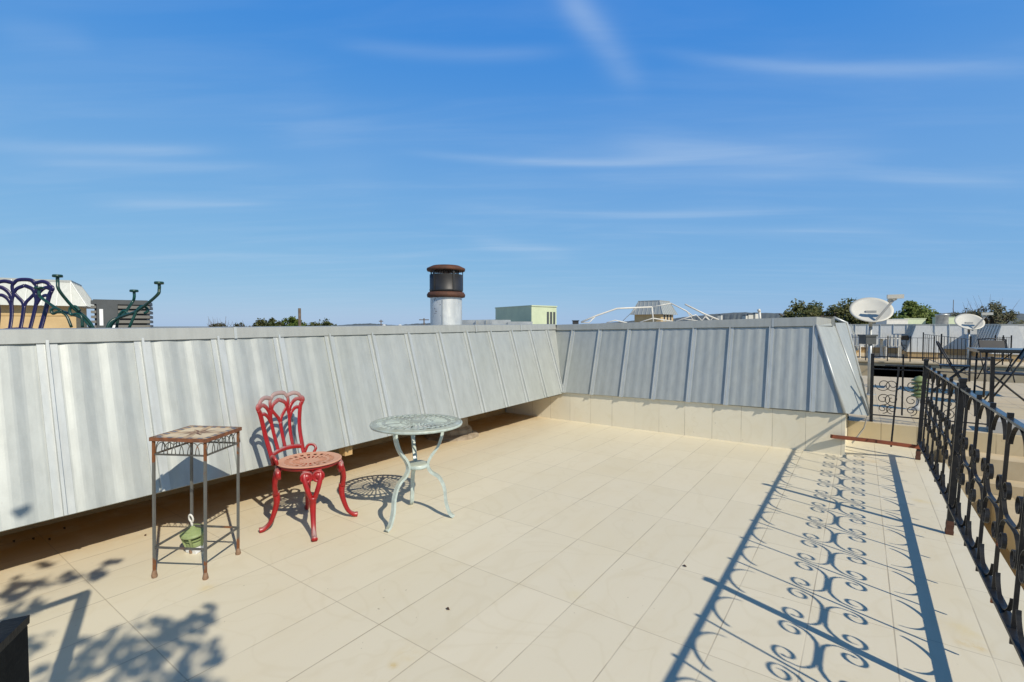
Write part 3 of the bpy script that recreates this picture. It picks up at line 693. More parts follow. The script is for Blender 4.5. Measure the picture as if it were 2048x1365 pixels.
# generic mansard-roofed penthouse (stair house)
def stair_house(label, c, w, d, zb, zw, zr, over, inset, rz, seam, wallmat, windows=None):
    t = thing('stair_house', label, 'building', (c.x, c.y, zb), rz)
    m = MB(); m.bb((-w/2,-d/2,0),(w/2,d/2,zw-zb)); wl = m.build('wall', wallmat, t, True)
    m = MB(); m.bb((-w/2-.012,-d/2-.012,(zw-zb)*.74),(w/2+.012,d/2+.012,(zw-zb)*.77)); m.build('wall_band', M_GOLD, wl, True)
    a, b = w/2+over, d/2+over; e, f = a-inset, b-inset; z0, z1 = zw-zb, zr-zb
    m = MB(); vs = [(-a,-b,z0),(a,-b,z0),(a,b,z0),(-a,b,z0),(-e,-f,z1),(e,-f,z1),(e,f,z1),(-e,f,z1)]
    m.add(vs, [(0,1,5,4),(1,2,6,5),(2,3,7,6),(3,0,4,7),(4,5,6,7),(3,2,1,0)]); rf_ = m.build('roof', M_METAL, t, True)
    for side in range(4):
        L = (w if side % 2 == 0 else d)+2*over; nn = max(2, round(L/seam)); m = MB()
        A, B = Vector(vs[side]), Vector(vs[(side+1) % 4]); Ct, Dt = Vector(vs[4+side]), Vector(vs[4+(side+1) % 4])
        nrm = (B-A).cross(Ct-A).normalized()
        for i in range(nn+1):
            u = i/nn; p = A.lerp(B, u); q = Ct.lerp(Dt, max(0, min(1, (u*L-inset)/(L-2*inset))))
            m.bar(p+nrm*.012, q+nrm*.012, .026, .022, nrm)
        m.build('seam', M_SEAM, rf_, True)
    m = MB(); m.bb((-e-.02,-f-.02,z1-.015),(e+.02,f+.02,z1+.05)); m.build('ridge_cap', M_CAP, rf_, True)
    for (u, z, ww, hh_) in (windows or []):
        m = MB(); m.bb((u-ww/2,-d/2-.02,z-hh_/2),(u+ww/2,-d/2+.05,z+hh_/2)); wf = m.build('window', M_WHITE, t, True)
        m = MB(); m.bb((u-ww/2+.05,-d/2-.03,z-hh_/2+.06),(u+ww/2-.05,-d/2-.021,z+hh_/2-.06)); m.build('pane', M_DARK, wf, True)
    return t
D1 = 15.0
ra = YAW+R_(35); xl = Vector((math.cos(ra), math.sin(ra), 0)); yl = Vector((-math.sin(ra), math.cos(ra), 0)); pr = at(173, 613, D1); pr = pr - xl*2.03 + yl*1.48
stair_house('beige stair house with a steep metal mansard roof behind the purple chair', Vector((pr.x, pr.y, 0)), 3.5, 2.4, .70, at(173,613,D1).z, at(150,564,D1).z, .28, .40, ra, .34, M_BEIGE)
D2 = 34
pr = at(1308, 625, D2)
stair_house('small distant stair house with a metal mansard roof behind the white pipe frame', Vector((pr.x, pr.y, 0)), 2.1, 1.9, -1, at(1300,630,D2).z, at(1300,604,D2).z, .22, .42, YAW+R_(50), .30, M_BEIGE, [(-.55,at(1300,636,D2).z+1,.32,.5),(0,at(1300,636,D2).z+1,.32,.5),(.55,at(1300,636,D2).z+1,.32,.5)])

# rooftop air handling unit
hv = at(1055, 650, 13.5); ha = R_(-0)
hu = thing('rooftop_unit', 'pale green boxy rooftop air handling unit with a slotted grille', 'rooftop unit', (hv.x, hv.y, .70))
def rect_from(mb, pA, pB, pC, z0, z1, mi=0):
    pD = pA+pC-pB; vs = [Vector((p.x, p.y, z)) for z in (z0, z1) for p in (pA, pB, pC, pD)]
    mb.add(vs, [(0,1,5,4),(1,2,6,5),(2,3,7,6),(3,0,4,7),(4,5,6,7),(3,2,1,0)], mi)
pA, pB, pC = at(991,650,14.9), at(1063,650,13.2), at(1113,650,13.8)
zt = at(1063,613,13.2).z
m = MB(); rect_from(m, pA, pB, pC, .70, zt); bd = m.build('housing', M_SAGE, hu)
m = MB(); rect_from(m, pA+(pA-pC)*.012, pB+(pB-(pA+pC)/2)*.02, pC+(pC-pA)*.012, zt, zt+.03); m.build('lid', M_SAGE, hu)
dirn = (pC-pB); nrm = Vector((dirn.y, -dirn.x, 0)).normalized()
for i in range(3):
    u = .60+.13*i; m = MB(); p = pB+dirn*u+nrm*.004; q = pB+dirn*(u+.085)+nrm*.004
    m.add([Vector((p.x,p.y,.9)), Vector((q.x,q.y,.9)), Vector((q.x,q.y,zt-.14)), Vector((p.x,p.y,zt-.14))], [(0,1,2,3)]); m.build('grille_slot', M_GREYU, hu)
m = MB(); m.bar(at(925,646,14.6), at(992,645,14.4), .16, .3, (0,0,1)); 
for px in (952, 972): m.bar(at(px,650,14.3), at(px,641.5,14.3), .05,.05,(1,0,0))
tag(m.build('duct', M_GALV), 'low grey metal duct running to the pale green rooftop unit', 'duct')
m = MB(); m.box(at(1003,646,13.2)+Vector((0,0,-.1)), (.5,.4,.35), YAW); m.box(at(1040,646,13.0)+Vector((0,0,-.05)), (.65,.4,.16), YAW)
tag(m.build('junction_box', M_GALV), 'pale metal boxes in front of the green rooftop unit', 'box')
m = MB(); c = at(1151,646,18); m.box(c+Vector((0,0,-.05)), (.20,.20,.22), YAW); m.box(c+Vector((0,0,.075)), (.24,.24,.03), YAW); m.box(c+Vector((0,0,-.4)), (.08,.08,.5), YAW)
tag(m.build('roof_vent', M_BLACKT), 'small black roof vent left of the white pipe frame', 'vent')
# white canopy frame
fr = thing('canopy_frame', 'white tubular canopy frame without cover sagging above the rear parapet', 'frame', at(1300, 640, 13))
def fp(px, py, D=13): return at(px, py, D)
for pts, rr in (([(1162,645),(1192,632),(1234,617.5),(1304,614.5)], .030), ([(1304,614.5),(1342,607)], .018), ([(1342,607),(1372,622),(1385,632)], .022), ([(1304,614.5),(1307,648)], .026),
          ([(1246,642,14.5),(1272,617,14)], .012), ([(1162,645),(1178,646),(1192,632)], .018), ([(1372,622),(1386,640)], .014), ([(1370,609),(1408,628),(1437,640)], .030), ([(1408,628),(1420,642),(1426,636),(1437,640)], .016),
          ([(1213,646),(1230,641),(1254,646)], .020), ([(1280,645),(1306,637),(1345,643)], .020), ([(1352,643),(1392,630),(1404,642),(1410,634),(1420,642)], .020), ([(1363,638),(1396,642)], .014)):
    m = MB(); m.tube([fp(*p) for p in pts], rr*.75, 8); m.build('tube', M_WHITE, fr)
m = MB(); b_ = at(1520,640,9); m.tube([b_+Vector((0,0,-.5)), b_, at(1519,624,9)], .022, 8); m.tube([at(1519,624,9), at(1517,619,9)], .028, 8)
tag(m.build('vent_pipe', M_WHITE), 'slim white vent pipe rising over the rear parapet', 'pipe')

# ================================================================== neighbouring terraces to the right
n1 = MB(); n1.bb((-1.0,6.85,-.62),(14,13.2,.20)); struct('neighbour_terrace', n1, M_TILE2, 'cream tiled neighbouring terrace beyond the end railing', 'terrace')
lg_ = MB(); lg_.bb((.70,6.55,-.62),(14,6.848,.0)); lg_.bb((.70,6.3,-.62),(14,6.548,-.18)); struct('terrace_ledge', lg_, M_CREAMS, 'cream stepped ledge below the neighbouring terrace', 'ledge')
lo = MB(); lo.add([(.6,-6,-.55),(16,-6,-.55),(16,6.3,-.55),(.6,6.3,-.55)], [(0,1,2,3)]); struct('lower_roof', lo, M_GOLD, 'dirty golden lower roof outside the railing', 'roof')
lk = MB(); lk.bb((1.02,-6,-.55),(1.16,6.29,-.28)); tag(lk.build('low_kerb', M_CREAMS), 'low white kerb running outside the railing', 'kerb')
tw = MB()
for i in range(60):
    p = Vector((random.uniform(1.2,3.2), random.uniform(2.6,6.2), -.545)); a = random.uniform(0, PI); L = random.uniform(.06,.25)
    tw.bar(p, p+Vector((math.cos(a)*L, math.sin(a)*L, .01)), .006, .006)
tag(tw.build('twig_litter', M_LEAFD), 'scattered twigs on the dirty lower roof', 'twigs', None, 'stuff')
gb = at(2030, 900, 4.9); m = MB(); m.box((1.42, 7.06, .262), (.62,.30,.12)); tag(m.build('stone_block', M_GREYB), 'grey stone block under the black railing posts at right', 'block')
# neighbour's railing along the terrace front
nr = thing('scroll_railing', 'thin black scroll railing on the neighbouring terrace edge beyond the broken rail', 'railing', (.6, 6.9, .2))
def nx(px, py=715): return ony(px, py, 6.9).x
NY = 6.93
xs_ = [.17, .66, 1.24]
xs_ = [ony(1743,800,NY).x, ony(1805,780,NY).x, ony(1983,800,NY).x]
for i, x in enumerate(xs_):
    ww = .016 if i != 1 else .008
    m = MB(); m.bb((x-ww,NY-ww,.2 if i != 1 else .30),(x+ww,NY+ww,.98)); m.build('post', M_IRON, nr)
for z, t_ in ((.945,.010),(.80,.010),(.275,.012)):
    m = MB(); m.bb((xs_[0],NY-.008,z),(xs_[2],NY+.008,z+t_)); m.build('rail', M_IRON, nr)
def spiral(c, r0, turns, start, sgn, n=26, tail=None):
    pts = [Vector((c[0]+sgn*r0*(1-.8*i/n)*math.cos(start+i/n*turns*2*PI), NY, c[1]+r0*(1-.8*i/n)*math.sin(start+i/n*turns*2*PI))) for i in range(n+1)]
    return ([Vector((tail[0], NY, tail[1]))] if tail else [])+pts
bay = xs_[2]-xs_[0]
for bx in (xs_[0]+.02, xs_[1]-.005, xs_[1]+.30):
    for (cz, r0, sg) in ((.63,.075,1),(.47,.07,1),(.36,.055,1)):
        for s in ((1,) if bx < xs_[1]-.1 else (1,-1)):
            m = MB(); m.tube(spiral((bx+s*.085, cz), r0, 1.5, PI if cz > .5 else -PI*.5, s), .0042, 6); m.build('scroll', M_IRON, nr)
# posts standing behind, railing of the far side of the neighbour terrace
def iron_fence(label, p0, p1, z0, h, npost, nbal, scr=True, grp=None):
    t = thing('iron_fence', label, 'railing', (p0[0], p0[1], z0), 0, grp)
    p0 = Vector((*p0, z0)); p1 = Vector((*p1, z0)); d = (p1-p0)
    for i in range(npost):
        p = p0+d*(i/(npost-1)); m = MB(); m.box(p+Vector((0,0,h/2+.02)), (.03,.03,h+.04)); m.build('post', M_IRON, t)
    for z in (.12, h-.02):
        m = MB(); m.bar(p0+Vector((0,0,z)), p1+Vector((0,0,z)), .012, .016); m.build('rail', M_IRON, t)
    for i in range(1, nbal):
        p = p0+d*(i/nbal); m = MB(); m.box(p+Vector((0,0,h/2+.05)), (.010,.010,h-.14)); m.build('baluster', M_IRON, t)
    return t
# lantern on the neighbour terrace
lp = ony(1838, 820, 8.2)
l2 = thing('post_lantern', 'sage green ribbed lantern on a white post on the neighbouring terrace', 'lantern', (lp.x, lp.y, .2))
zc = ony(1838, 775, 8.2).z
m = MB(); m.lathe([(.075,0),(.08,.02),(.05,.05),(.035,.07),(.033,zc-.32)], (0,0,0), 16); m.build('post', M_WHITE, l2, True)
m = MB(); prof = []
for i in range(5): prof += [(.05,zc-.33+i*.05),(.085,zc-.32+i*.05),(.088,zc-.305+i*.05),(.06,zc-.29+i*.05)]
prof += [(.05,zc-.07),(.001,zc-.05)]
m.lathe(prof, (0,0,0), 20); m.build('lamp_head', M_GREENL, l2, True)
# satellite dishes
def dish(label, base, z0, zc, dia, rz, grp='satellite dishes'):
    t = thing('satellite_dish', label, 'satellite dish', (base.x, base.y, z0), rz, grp)
    hgt = zc-z0; m = MB(); m.tube([(0,0,0),(0,0,hgt-dia*.45)], .026, 10); m.tube([(0,0,hgt-dia*.45),(.03,0,hgt-dia*.1),(.02,0,hgt)], .024, 10); m.build('mast', M_GALV, t, True)
    m = MB(); m.lathe([(.10,0),(.10,.012),(.03,.014)], (0,0,0), 4); m.build('base_plate', M_GALV, t, True)
    # shallow bowl facing -x and up
    el = R_(50); ax = Vector((-math.cos(el), 0, math.sin(el))); w = Vector((0,1,0)); v = ax.cross(w)
    m = MB(); nr_, ns = 7, 36; vs = []
    for i in range(nr_+1):
        r = dia/2*i/nr_
        for j_ in range(ns):
            a = 2*PI*j_/ns; vs.append(Vector((0,0,hgt))+w*(r*math.cos(a))+v*(r*1.08*math.sin(a))+ax*(.34*r*r/dia-.02))
    k = len(vs); vs2 = [p-ax*.012 for p in vs]
    fs = [(i*ns+j_, i*ns+(j_+1) % ns, (i+1)*ns+(j_+1) % ns, (i+1)*ns+j_) for i in range(nr_) for j_ in range(ns)]
    m.add(vs+vs2, fs+[tuple(k+q for q in f[::-1]) for f in fs]+[(nr_*ns+j_, nr_*ns+(j_+1) % ns, k+nr_*ns+(j_+1) % ns, k+nr_*ns+j_) for j_ in range(ns)], 0, True)
    m.build('reflector', M_DISH, t, True)
    ctr = Vector((0,0,hgt)); low = ctr-v*(dia*.52) if v.z > 0 else ctr+v*(dia*.52)
    tip = ctr+ax*(dia*.55)+(low-ctr)*.15+Vector((0,-dia*.46,-dia*.05))
    m = MB(); m.bar(low-ax*.02, tip, .03, .02, (0,1,0)); m.build('feed_arm', M_GREYB, t, True)
    m = MB(); m.tube([tip-ax*.0, tip+(ctr-tip).normalized()*.10], .035, 12); m.box(tip+Vector((0,0,.02)), (.07,.20,.06)); m.build('feed_horn', M_DISH, t, True)
    m = MB(); m.box(ctr-ax*.05+Vector((0,0,-.03)), (.10,.14,.14)); m.build('bracket', M_GREYB, t, True)
    return t
d1b = onz(1738, 790, .2)
dD = (d1b-CAM).dot(fwd)
dish('large pale satellite dish on a mast rising past the right end of the rear parapet', d1b, .2, at(1740,622,dD).z, .57, YAW+R_(62))
c2 = at(1937, 690, 12.0)
dish('smaller satellite dish farther away toward the right border', Vector((c2.x,c2.y,0)), .2, at(1940,645,12.0).z, .56, YAW+R_(62))
m = MB(); q = at(1735, 681, dD); m.box(q, (.16,.16,.12), YAW); m.box(q+Vector((0,0,.075)), (.19,.19,.03), YAW)
tag(m.build('meter_box', M_GREYU), 'dark box fixed to the mast of the large satellite dish', 'box')
# folding table and chairs
def folding_table(loc, rz, L=1.2, W=.75, H=.74):
    t = thing('folding_table', 'black folding table on the neighbouring terrace behind the railing', 'table', loc, rz)
    m = MB(); m.bb((-L/2,-W/2,H-.03),(L/2,W/2,H)); m.bb((-L/2+.03,-W/2+.03,H-.055),(L/2-.03,W/2-.03,H-.03)); m.build('table_top', M_GLOSSB, t, True)
    for s in (-1, 1):
        for q in (-1, 1):
            m = MB(); m.tube([(s*(L/2-.12),q*(W/2-.07),H-.05),(s*(L/2-.10),q*(W/2-.07),0)], .014, 8); m.build('leg', M_BLACKT, t, True)
        m = MB(); m.tube([(s*(L/2-.11),-W/2+.07,.12),(s*(L/2-.11),W/2-.07,.12)], .012, 8); m.tube([(s*(L/2-.115),-W/2+.07,.4),(s*.12,0,H-.05)], .009, 8); m.build('leg_brace', M_BLACKT, t, True)
    return t
folding_table(Vector((onz(2040,800,.2).x+.1, onz(2040,800,.2).y+.35, .2)), R_(2))
def folding_chair():
    t = thing('folding_chair', 'x', 'chair', (0,0,0), 0, 'folding chairs round the black table')
    for s in (-.21, .21):
        m = MB(); m.tube([(.22,s,0),(-.02,s,.44),(-.20,s,.82)], .011, 8); m.build('leg', M_BLACKT, t, True)
        m = MB(); m.tube([(-.26,s*.9,0),(.17,s*.9,.44)], .011, 8); m.build('leg', M_BLACKT, t, True)
    m = MB(); m.bb((-.17,-.19,.435),(.20,.19,.455)); m.build('seat', M_BLACKT, t, True)
    m = MB(); m.add([(-.125,-.20,.64),(-.125,.20,.64),(-.195,.20,.80),(-.195,-.20,.80),(-.137,-.20,.635),(-.137,.20,.635),(-.207,.20,.795),(-.207,-.20,.795)], [(0,1,2,3),(7,6,5,4),(0,4,5,1),(3,2,6,7),(0,3,7,4),(1,5,6,2)]); m.build('backrest', M_BLACKT, t, True)
    m = MB(); m.tube([(-.20,-.21,.82),(-.215,0,.835),(-.20,.21,.82)], .011, 8); m.build('top_bar', M_BLACKT, t, True)
    return t
ch0 = folding_chair()
for i, (px, py, rz, lb) in enumerate(((1905, 786, R_(-8), 'folding chair at the left end of the black table, seen side on'), (2012, 812, R_(176), 'folding chair in front of the black table at the right border'), (1990, 762, R_(-80), 'folding chair on the far side of the black table'))):
    o = ch0 if i == 0 else copy_tree(ch0)
    p = onz(px, py, .2); o.location = p; o.rotation_euler = (0,0,rz); o['label'] = lb
# void and far terrace
fw = thing('courtyard_building', 'cream building across the courtyard with a deep black opening below its terrace', 'building', (2, 20.2, 0))
xa, xb = ony(1748, 740, 20.2).x, ony(1872, 740, 20.2).x
zt2 = .08
m = MB()
m.bb((-8,20.2,-6.5),(xa,20.5,zt2-.001)); m.bb((xb,20.2,-6.5),(20,20.5,zt2-.001)); m.bb((xa+.001,20.2,-6.5),(xb-.001,20.5,-1.6)); m.bb((xa+.001,20.2,-.03),(xb-.001,20.5,zt2-.001))
m.build('wall', M_CREAMS, fw)
m = MB(); x0_, x1_ = xa-.02, xb+.02
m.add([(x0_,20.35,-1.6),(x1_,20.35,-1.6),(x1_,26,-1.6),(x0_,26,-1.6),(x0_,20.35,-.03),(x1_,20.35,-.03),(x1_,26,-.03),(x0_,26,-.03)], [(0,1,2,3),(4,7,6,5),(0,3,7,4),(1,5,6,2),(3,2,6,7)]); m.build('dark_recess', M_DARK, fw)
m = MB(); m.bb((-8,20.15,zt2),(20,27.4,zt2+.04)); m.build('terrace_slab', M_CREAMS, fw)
m = MB(); m.bb((-8,13.21,-6.5),(20,20.19,-2.2)); struct('courtyard', m, M_DARK, 'dark courtyard floor between the buildings', 'courtyard')  # courtyard shade put into the floor colour

def mansard(label, p0, p1, z0, z1, hb, ht, hip0, hip1, spc, base=None, grp=None, name='metal_parapet'):
    p0 = Vector((*p0, 0)); p1 = Vector((*p1, 0)); d = (p1-p0).normalized(); w = Vector((-d.y, d.x, 0)); L = (p1-p0).length; ins = hb-ht
    t = thing(name, label, 'wall', (p0.x, p0.y, z0), 0, grp)
    def P(s, off, z): return p0+d*s+w*off+Vector((0,0,z))
    a0, a1 = (ins if hip0 else 0), (L-ins if hip1 else L)
    vs = [P(0,-hb,z0),P(L,-hb,z0),P(L,hb,z0),P(0,hb,z0),P(a0,-ht,z1),P(a1,-ht,z1),P(a1,ht,z1),P(a0,ht,z1)]
    m = MB(); m.add(vs, [(0,1,5,4),(1,2,6,5),(2,3,7,6),(3,0,4,7),(4,5,6,7),(3,2,1,0)])
    nf = (-w*1.0+Vector((0,0,(hb-ht)/(z1-z0)))).normalized(); nrb = int(L/(spc/4))
    for i in range(1, nrb):
        u = L*i/nrb
        if i % 4 and a0+.05 < u < a1-.05: m.bar(P(u,-hb,z0)+nf*.004, P(u,-ht,z1-.06)+nf*.004, .05, .014, d)
    m.build('cladding', M_METALC, t)
    m = MB(); m.add([P(a0-.01,-ht-.02,z1-.06),P(a1+.01,-ht-.02,z1-.06),P(a1+.01,ht+.02,z1-.06),P(a0-.01,ht+.02,z1-.06),P(a0-.01,-ht-.02,z1+.02),P(a1+.01,-ht-.02,z1+.02),P(a1+.01,ht+.02,z1+.02),P(a0-.01,ht+.02,z1+.02)], [(0,1,5,4),(1,2,6,5),(2,3,7,6),(3,0,4,7),(4,5,6,7)]); m.build('cap', M_CAP, t)
    n_ = int(L/spc)
    for sd in (-1, 1):
        m = MB()
        nn = (w*sd*1.0+Vector((0,0,(hb-ht)/(z1-z0)))).normalized()
        for i in range(1, n_):
            s = L*i/n_; top = min(max(s, a0), a1)
            if not (a0 <= s <= a1): continue
            m.bar(P(s,sd*hb,z0)+nn*.014, P(top,sd*ht,z1)+nn*.014, .034, .024, nn)
        m.build('seam_row', M_SEAM, t)
    if base is not None:
        m = MB(); c0, c1 = P(0,-hb+.05,base), P(L,hb-.05,z0)
        q = [P(.03,-hb+.04,base),P(L-.03,-hb+.04,base),P(L-.03,hb-.04,base),P(.03,hb-.04,base),P(.03,-hb+.04,z0),P(L-.03,-hb+.04,z0),P(L-.03,hb-.04,z0),P(.03,hb-.04,z0)]
        m.add(q, [(0,1,5,4),(1,2,6,5),(2,3,7,6),(3,0,4,7)]); m.build('wall_base', M_BEIGE, t)
    return t
YC = 26.6
mansard('long far metal parapet running across behind the dishes', (-2.0, YC), (18, YC), .36, 1.34, .45, .18, False, False, .44, zt2+.04)
for i, (px, lb) in enumerate(((1881, 'short metal spur wall shading the middle of the far parapet'), (1716, 'short metal spur wall at the left end of the far parapet'), (2062, 'short metal spur wall at the right end of the far parapet'))):
    x = ony(px, 700, 22.4).x
    mansard(lb, (x-.46, 22.4), (x-.46, YC-.46), .36, 1.33, .45, .18, True, False, .44, zt2+.04, 'spur walls of the far parapet')
iron_fence('thin black fence along the edge of the far terrace', (ony(1690,700,20.4).x, 20.4), (ony(1868,700,20.4).x, 20.4), zt2+.04, .80, 5, 17)
iron_fence('black fence running back beside the second dish', (ony(1883,700,15.5).x, 19.8), (ony(1948,700,12.6).x, 13.0), .2, .85, 3, 16)
iron_fence('short black fence on the far terrace near the right border', (ony(1990,700,20.4).x, 20.4), (ony(2022,700,20.4).x, 20.4), zt2+.04, .85, 3, 7)
# pale furniture on the far terrace
wt = ony(1763, 703, 22.2); wt = thing('patio_table', 'small white pedestal table on the far terrace', 'table', (wt.x, 22.2, zt2+.04))
m = MB(); m.lathe([(.001,.70),(.48,.70),(.48,.73),(.001,.73)], (0,0,0), 24); m.build('table_top', M_WHITE, wt, True)
m = MB(); m.lathe([(.25,0),(.25,.03),(.05,.08),(.04,.70)], (0,0,0), 12); m.build('pedestal', M_WHITE, wt, True)
def plastic_chair(loc, rz, lb):
    t = thing('plastic_chair', lb, 'chair', loc, rz, 'white chairs on the far terrace')
    m = MB(); m.bb((-.22,-.22,.42),(.22,.22,.45)); m.build('seat', M_WHITE, t, True)
    for k in range(4): m = MB(); m.bb((-.24,-.20+.11*k,.46),(-.21,-.13+.11*k,.86)); m.build('back_slat', M_WHITE, t, True)
    for sx in (-.2,.2):
        for sy in (-.2,.2): m = MB(); m.bb((sx-.02,sy-.02,0),(sx+.02,sy+.02,.42)); m.build('leg', M_WHITE, t, True)
p = ony(1785, 705, 22.0); plastic_chair((p.x, 22.0, zt2+.04), R_(95), 'white slatted chair right of the white pedestal table')
p = ony(1715, 705, 22.0); plastic_chair((p.x, 22.0, zt2+.04), R_(60), 'white slatted chair left of the large dish mast')
for i, px in enumerate((1815, 1838)):
    p = ony(px, 705, 23.5); o = copy_tree(ch0); o.location = (p.x, 23.5, zt2+.04); o.rotation_euler = (0,0,R_(40+70*i))
    o['label'] = ('dark folding chair at the left in the blue shade of the far terrace', 'dark folding chair at the right in the blue shade of the far terrace')[i]; o['group'] = 'dark chairs on the far terrace'
for i, (px, py, D, w, h_, lb) in enumerate(((1783,646,30,1.6,.36,'low white rooftop box left of the green one'),(1818,645,30,1.6,.40,'low pale green rooftop box beyond the far parapet'),(1902,643,30,1.9,.45,'wide pale rooftop box beside the metal pipe'))):
    c = at(px, py, D); m = MB(); m.box(c, (w*.8,.9,h_), YAW); m.box(c+Vector((0,0,h_/2+.02)), (w*.84,.95,.04), YAW); tag(m.build('rooftop_box', (M_WHITE, M_SAGE, M_SAGE)[i]), lb, 'rooftop unit', 'rooftop boxes beyond the far parapet')
m = MB(); c = at(1884, 640, 29); m.lathe([(.30,-.8),(.30,.25),(.33,.26),(.33,.33),(.001,.36)], c, 20); tag(m.build('flue_pipe', M_GALV), 'short grey flue pipe beyond the far parapet', 'chimney')
fr_ = MB(); fr_.bb((-6,27.4,-6.5),(30,60,.5)); struct('flat_roof', fr_, M_ROOF, 'flat roof beyond the far parapet', 'roof')

# ================================================================== trees, poles, hills, ground
def leaf_mat(name, c1, c2, c3):
    k = NT(name); n = k.noise(.9, 3); col = k.mix(k.ramp(n, .35, .65), c1, c2)
    oi = k.n.new('ShaderNodeObjectInfo'); n2 = k.noise(6, 2); col = k.mix(k.math('MULTIPLY', k.ramp(n2, .5, .75), .7), col, c3)
    k.col(col); k.set(.6, 0, .25); return k.m
LM_DARK = leaf_mat('oak_leaves', (.045,.062,.018), (.085,.085,.026), (.022,.032,.012))
LM_MID = leaf_mat('bright_leaves', (.075,.12,.022), (.12,.14,.03), (.035,.06,.012))
LM_GREY = leaf_mat('dull_leaves', (.08,.09,.045), (.12,.11,.06), (.05,.055,.03))
LM_NEAR = leaf_mat('near_leaves', (.06,.10,.03), (.08,.12,.03), (.04,.07,.02))
M_BARK = pbr('bark', (.13,.10,.07), (.08,.06,.045), 3, .9, 0, .4)
def tree(label, cx, D, ytop, halfw_px, ybase, lm, leaf=.30, n=3200, grp='trees beyond the roofs', bare=0, flat=.75, seed=1):
    rnd = random.Random(seed)
    ctr = at(cx, ytop, D); W = halfw_px/F*D; top = ctr.z; base = -6.5
    t = thing('tree', label, 'tree', (ctr.x, ctr.y, base), 0, grp)
    hb = at(cx, ybase, D).z; H = top-hb; cz = top-base
    m = MB(); mid = min(cz*.55, cz-1)
    m.tube(crom([(0,0,0),(.15,.1,mid*.5),(0,.2,mid),(.2,0,cz*.8)]), .32*W/4+.1, 9, scale=None)
    for i in range(9):
        a = i*2.4; m.tube(crom([(0,.1,mid*.8+.2*i),(math.cos(a)*W*.35,math.sin(a)*W*.35,mid+.25*(cz-mid)+.1*i),(math.cos(a)*W*.7,math.sin(a)*W*.7,cz-(.55+.25*rnd.random())*H)]), .09, 6)
    if bare:
        for i in range(bare):
            a = rnd.uniform(0,2*PI); rr = W*rnd.uniform(.2,1.0); z1 = cz+rnd.uniform(-.35,.35)*H
            p = Vector((math.cos(a)*rr*.5, math.sin(a)*rr*.5, cz-H)); q = Vector((math.cos(a)*rr, math.sin(a)*rr, z1)); md = p.lerp(q,.5)+Vector((rnd.uniform(-.3,.3),rnd.uniform(-.3,.3),0))
            m.tube([p, md, q], .035, 5, scale=[1,.6,.2])
    m.build('trunk', M_BARK, t, True)
    m = MB(); clumps = []
    nc = 34
    for i in range(nc):
        a = rnd.uniform(0,2*PI); rr = W*math.sqrt(rnd.random())*.92; k = 1-(rr/W)**2*.85
        z = cz-H*1.5+ H*1.5*flat*k*rnd.uniform(.55,1.0)+H*.25*k
        clumps.append((Vector((math.cos(a)*rr, math.sin(a)*rr, min(z, cz-.15*H))), W*rnd.uniform(.13,.26)))
    for i in range(n):
        c, r = clumps[rnd.randrange(nc)]
        v = Vector((rnd.gauss(0,1), rnd.gauss(0,1), rnd.gauss(0,.75))); v = v.normalized()*r*(rnd.random()**.45)
        p = c+v; s = leaf*rnd.uniform(.6,1.3)
        e1 = Vector((rnd.gauss(0,1), rnd.gauss(0,1), rnd.gauss(0,.6))).normalized(); e2 = e1.orthogonal().normalized()
        m.add([p-e1*s*.5, p+e2*s*.32, p+e1*s*.5, p-e2*s*.32], [(0,1,2,3)])
    m.build('crown', lm, t, True)
    return t
tree('broad dark oak crown behind the large satellite dish', 1668, 62, 580, 74, 654, LM_DARK, .34, 9000, seed=3)
tree('lower dark oak crown left of the broad dark oak', 1606, 66, 592, 60, 654, LM_DARK, .36, 5600, seed=4)
tree('dark tree low behind the mast of the large dish', 1738, 64, 604, 50, 656, LM_DARK, .34, 4200, seed=14)
tree('bright green bushy tree right of the large dish', 1815, 58, 600, 58, 650, LM_MID, .30, 6500, seed=5)
tree('bright green low tree between the two dishes', 1852, 60, 614, 42, 650, LM_MID, .30, 3600, seed=6)
tree('dull grey-green thin tree behind the second dish', 1985, 70, 602, 46, 648, LM_GREY, .30, 3000, bare=26, seed=7)
tree('dull brownish tree left of the second dish', 1935, 74, 615, 38, 648, LM_GREY, .30, 2200, bare=20, seed=8)
tree('dark tree low over the left parapet, left of the dark pole', 535, 78, 636, 46, 664, LM_DARK, .34, 4200, seed=9)
tree('olive green tree beside the dark pole over the left parapet', 585, 74, 632, 34, 664, LM_MID, .32, 3800, seed=10)
tree('low tree right of the dark pole over the left parapet', 645, 82, 640, 52, 666, LM_DARK, .34, 3800, seed=11)
tree('sparse tree with bare twigs over the left parapet', 437, 70, 641, 26, 666, LM_GREY, .26, 1500, bare=34, seed=12)
tree('second low shrubby tree right of the sparse bare one', 480, 74, 645, 22, 666, LM_GREY, .26, 1000, bare=12, seed=13)
def pole(label, px, ytop, D, arm=0, r=.11, dark=True):
    t = thing('utility_pole', label, 'pole', at(px, ytop, D)*1.0, 0, 'poles beyond the roofs'); b = at(px, ytop, D); t.location = (b.x, b.y, -6.5)
    m = MB(); m.tube([(0,0,0),(0,0,b.z+6.5)], r, 8); m.build('shaft', M_BARK, t, True)
    if arm:
        m = MB(); m.bar(-rgt*arm+Vector((0,0,b.z+6.2)), rgt*arm+Vector((0,0,b.z+6.2)), .16, .14); 
        m.build('crossarm', M_BARK, t, True)
pole('thick dark pole standing among the trees over the left parapet', 599, 617, 70, 0, .20)
pole('power pole with two short arms right of the dark pole', 657, 644, 95, .75, .09)
pole('small lamp pole midway between the trees and the flue', 762, 640, 100, .42, .10)
pole('power pole with a crossarm just left of the flue', 848, 637, 95, .95, .12)
pole('thin mast far off above the second dish', 1907, 600, 300, 0, .16)
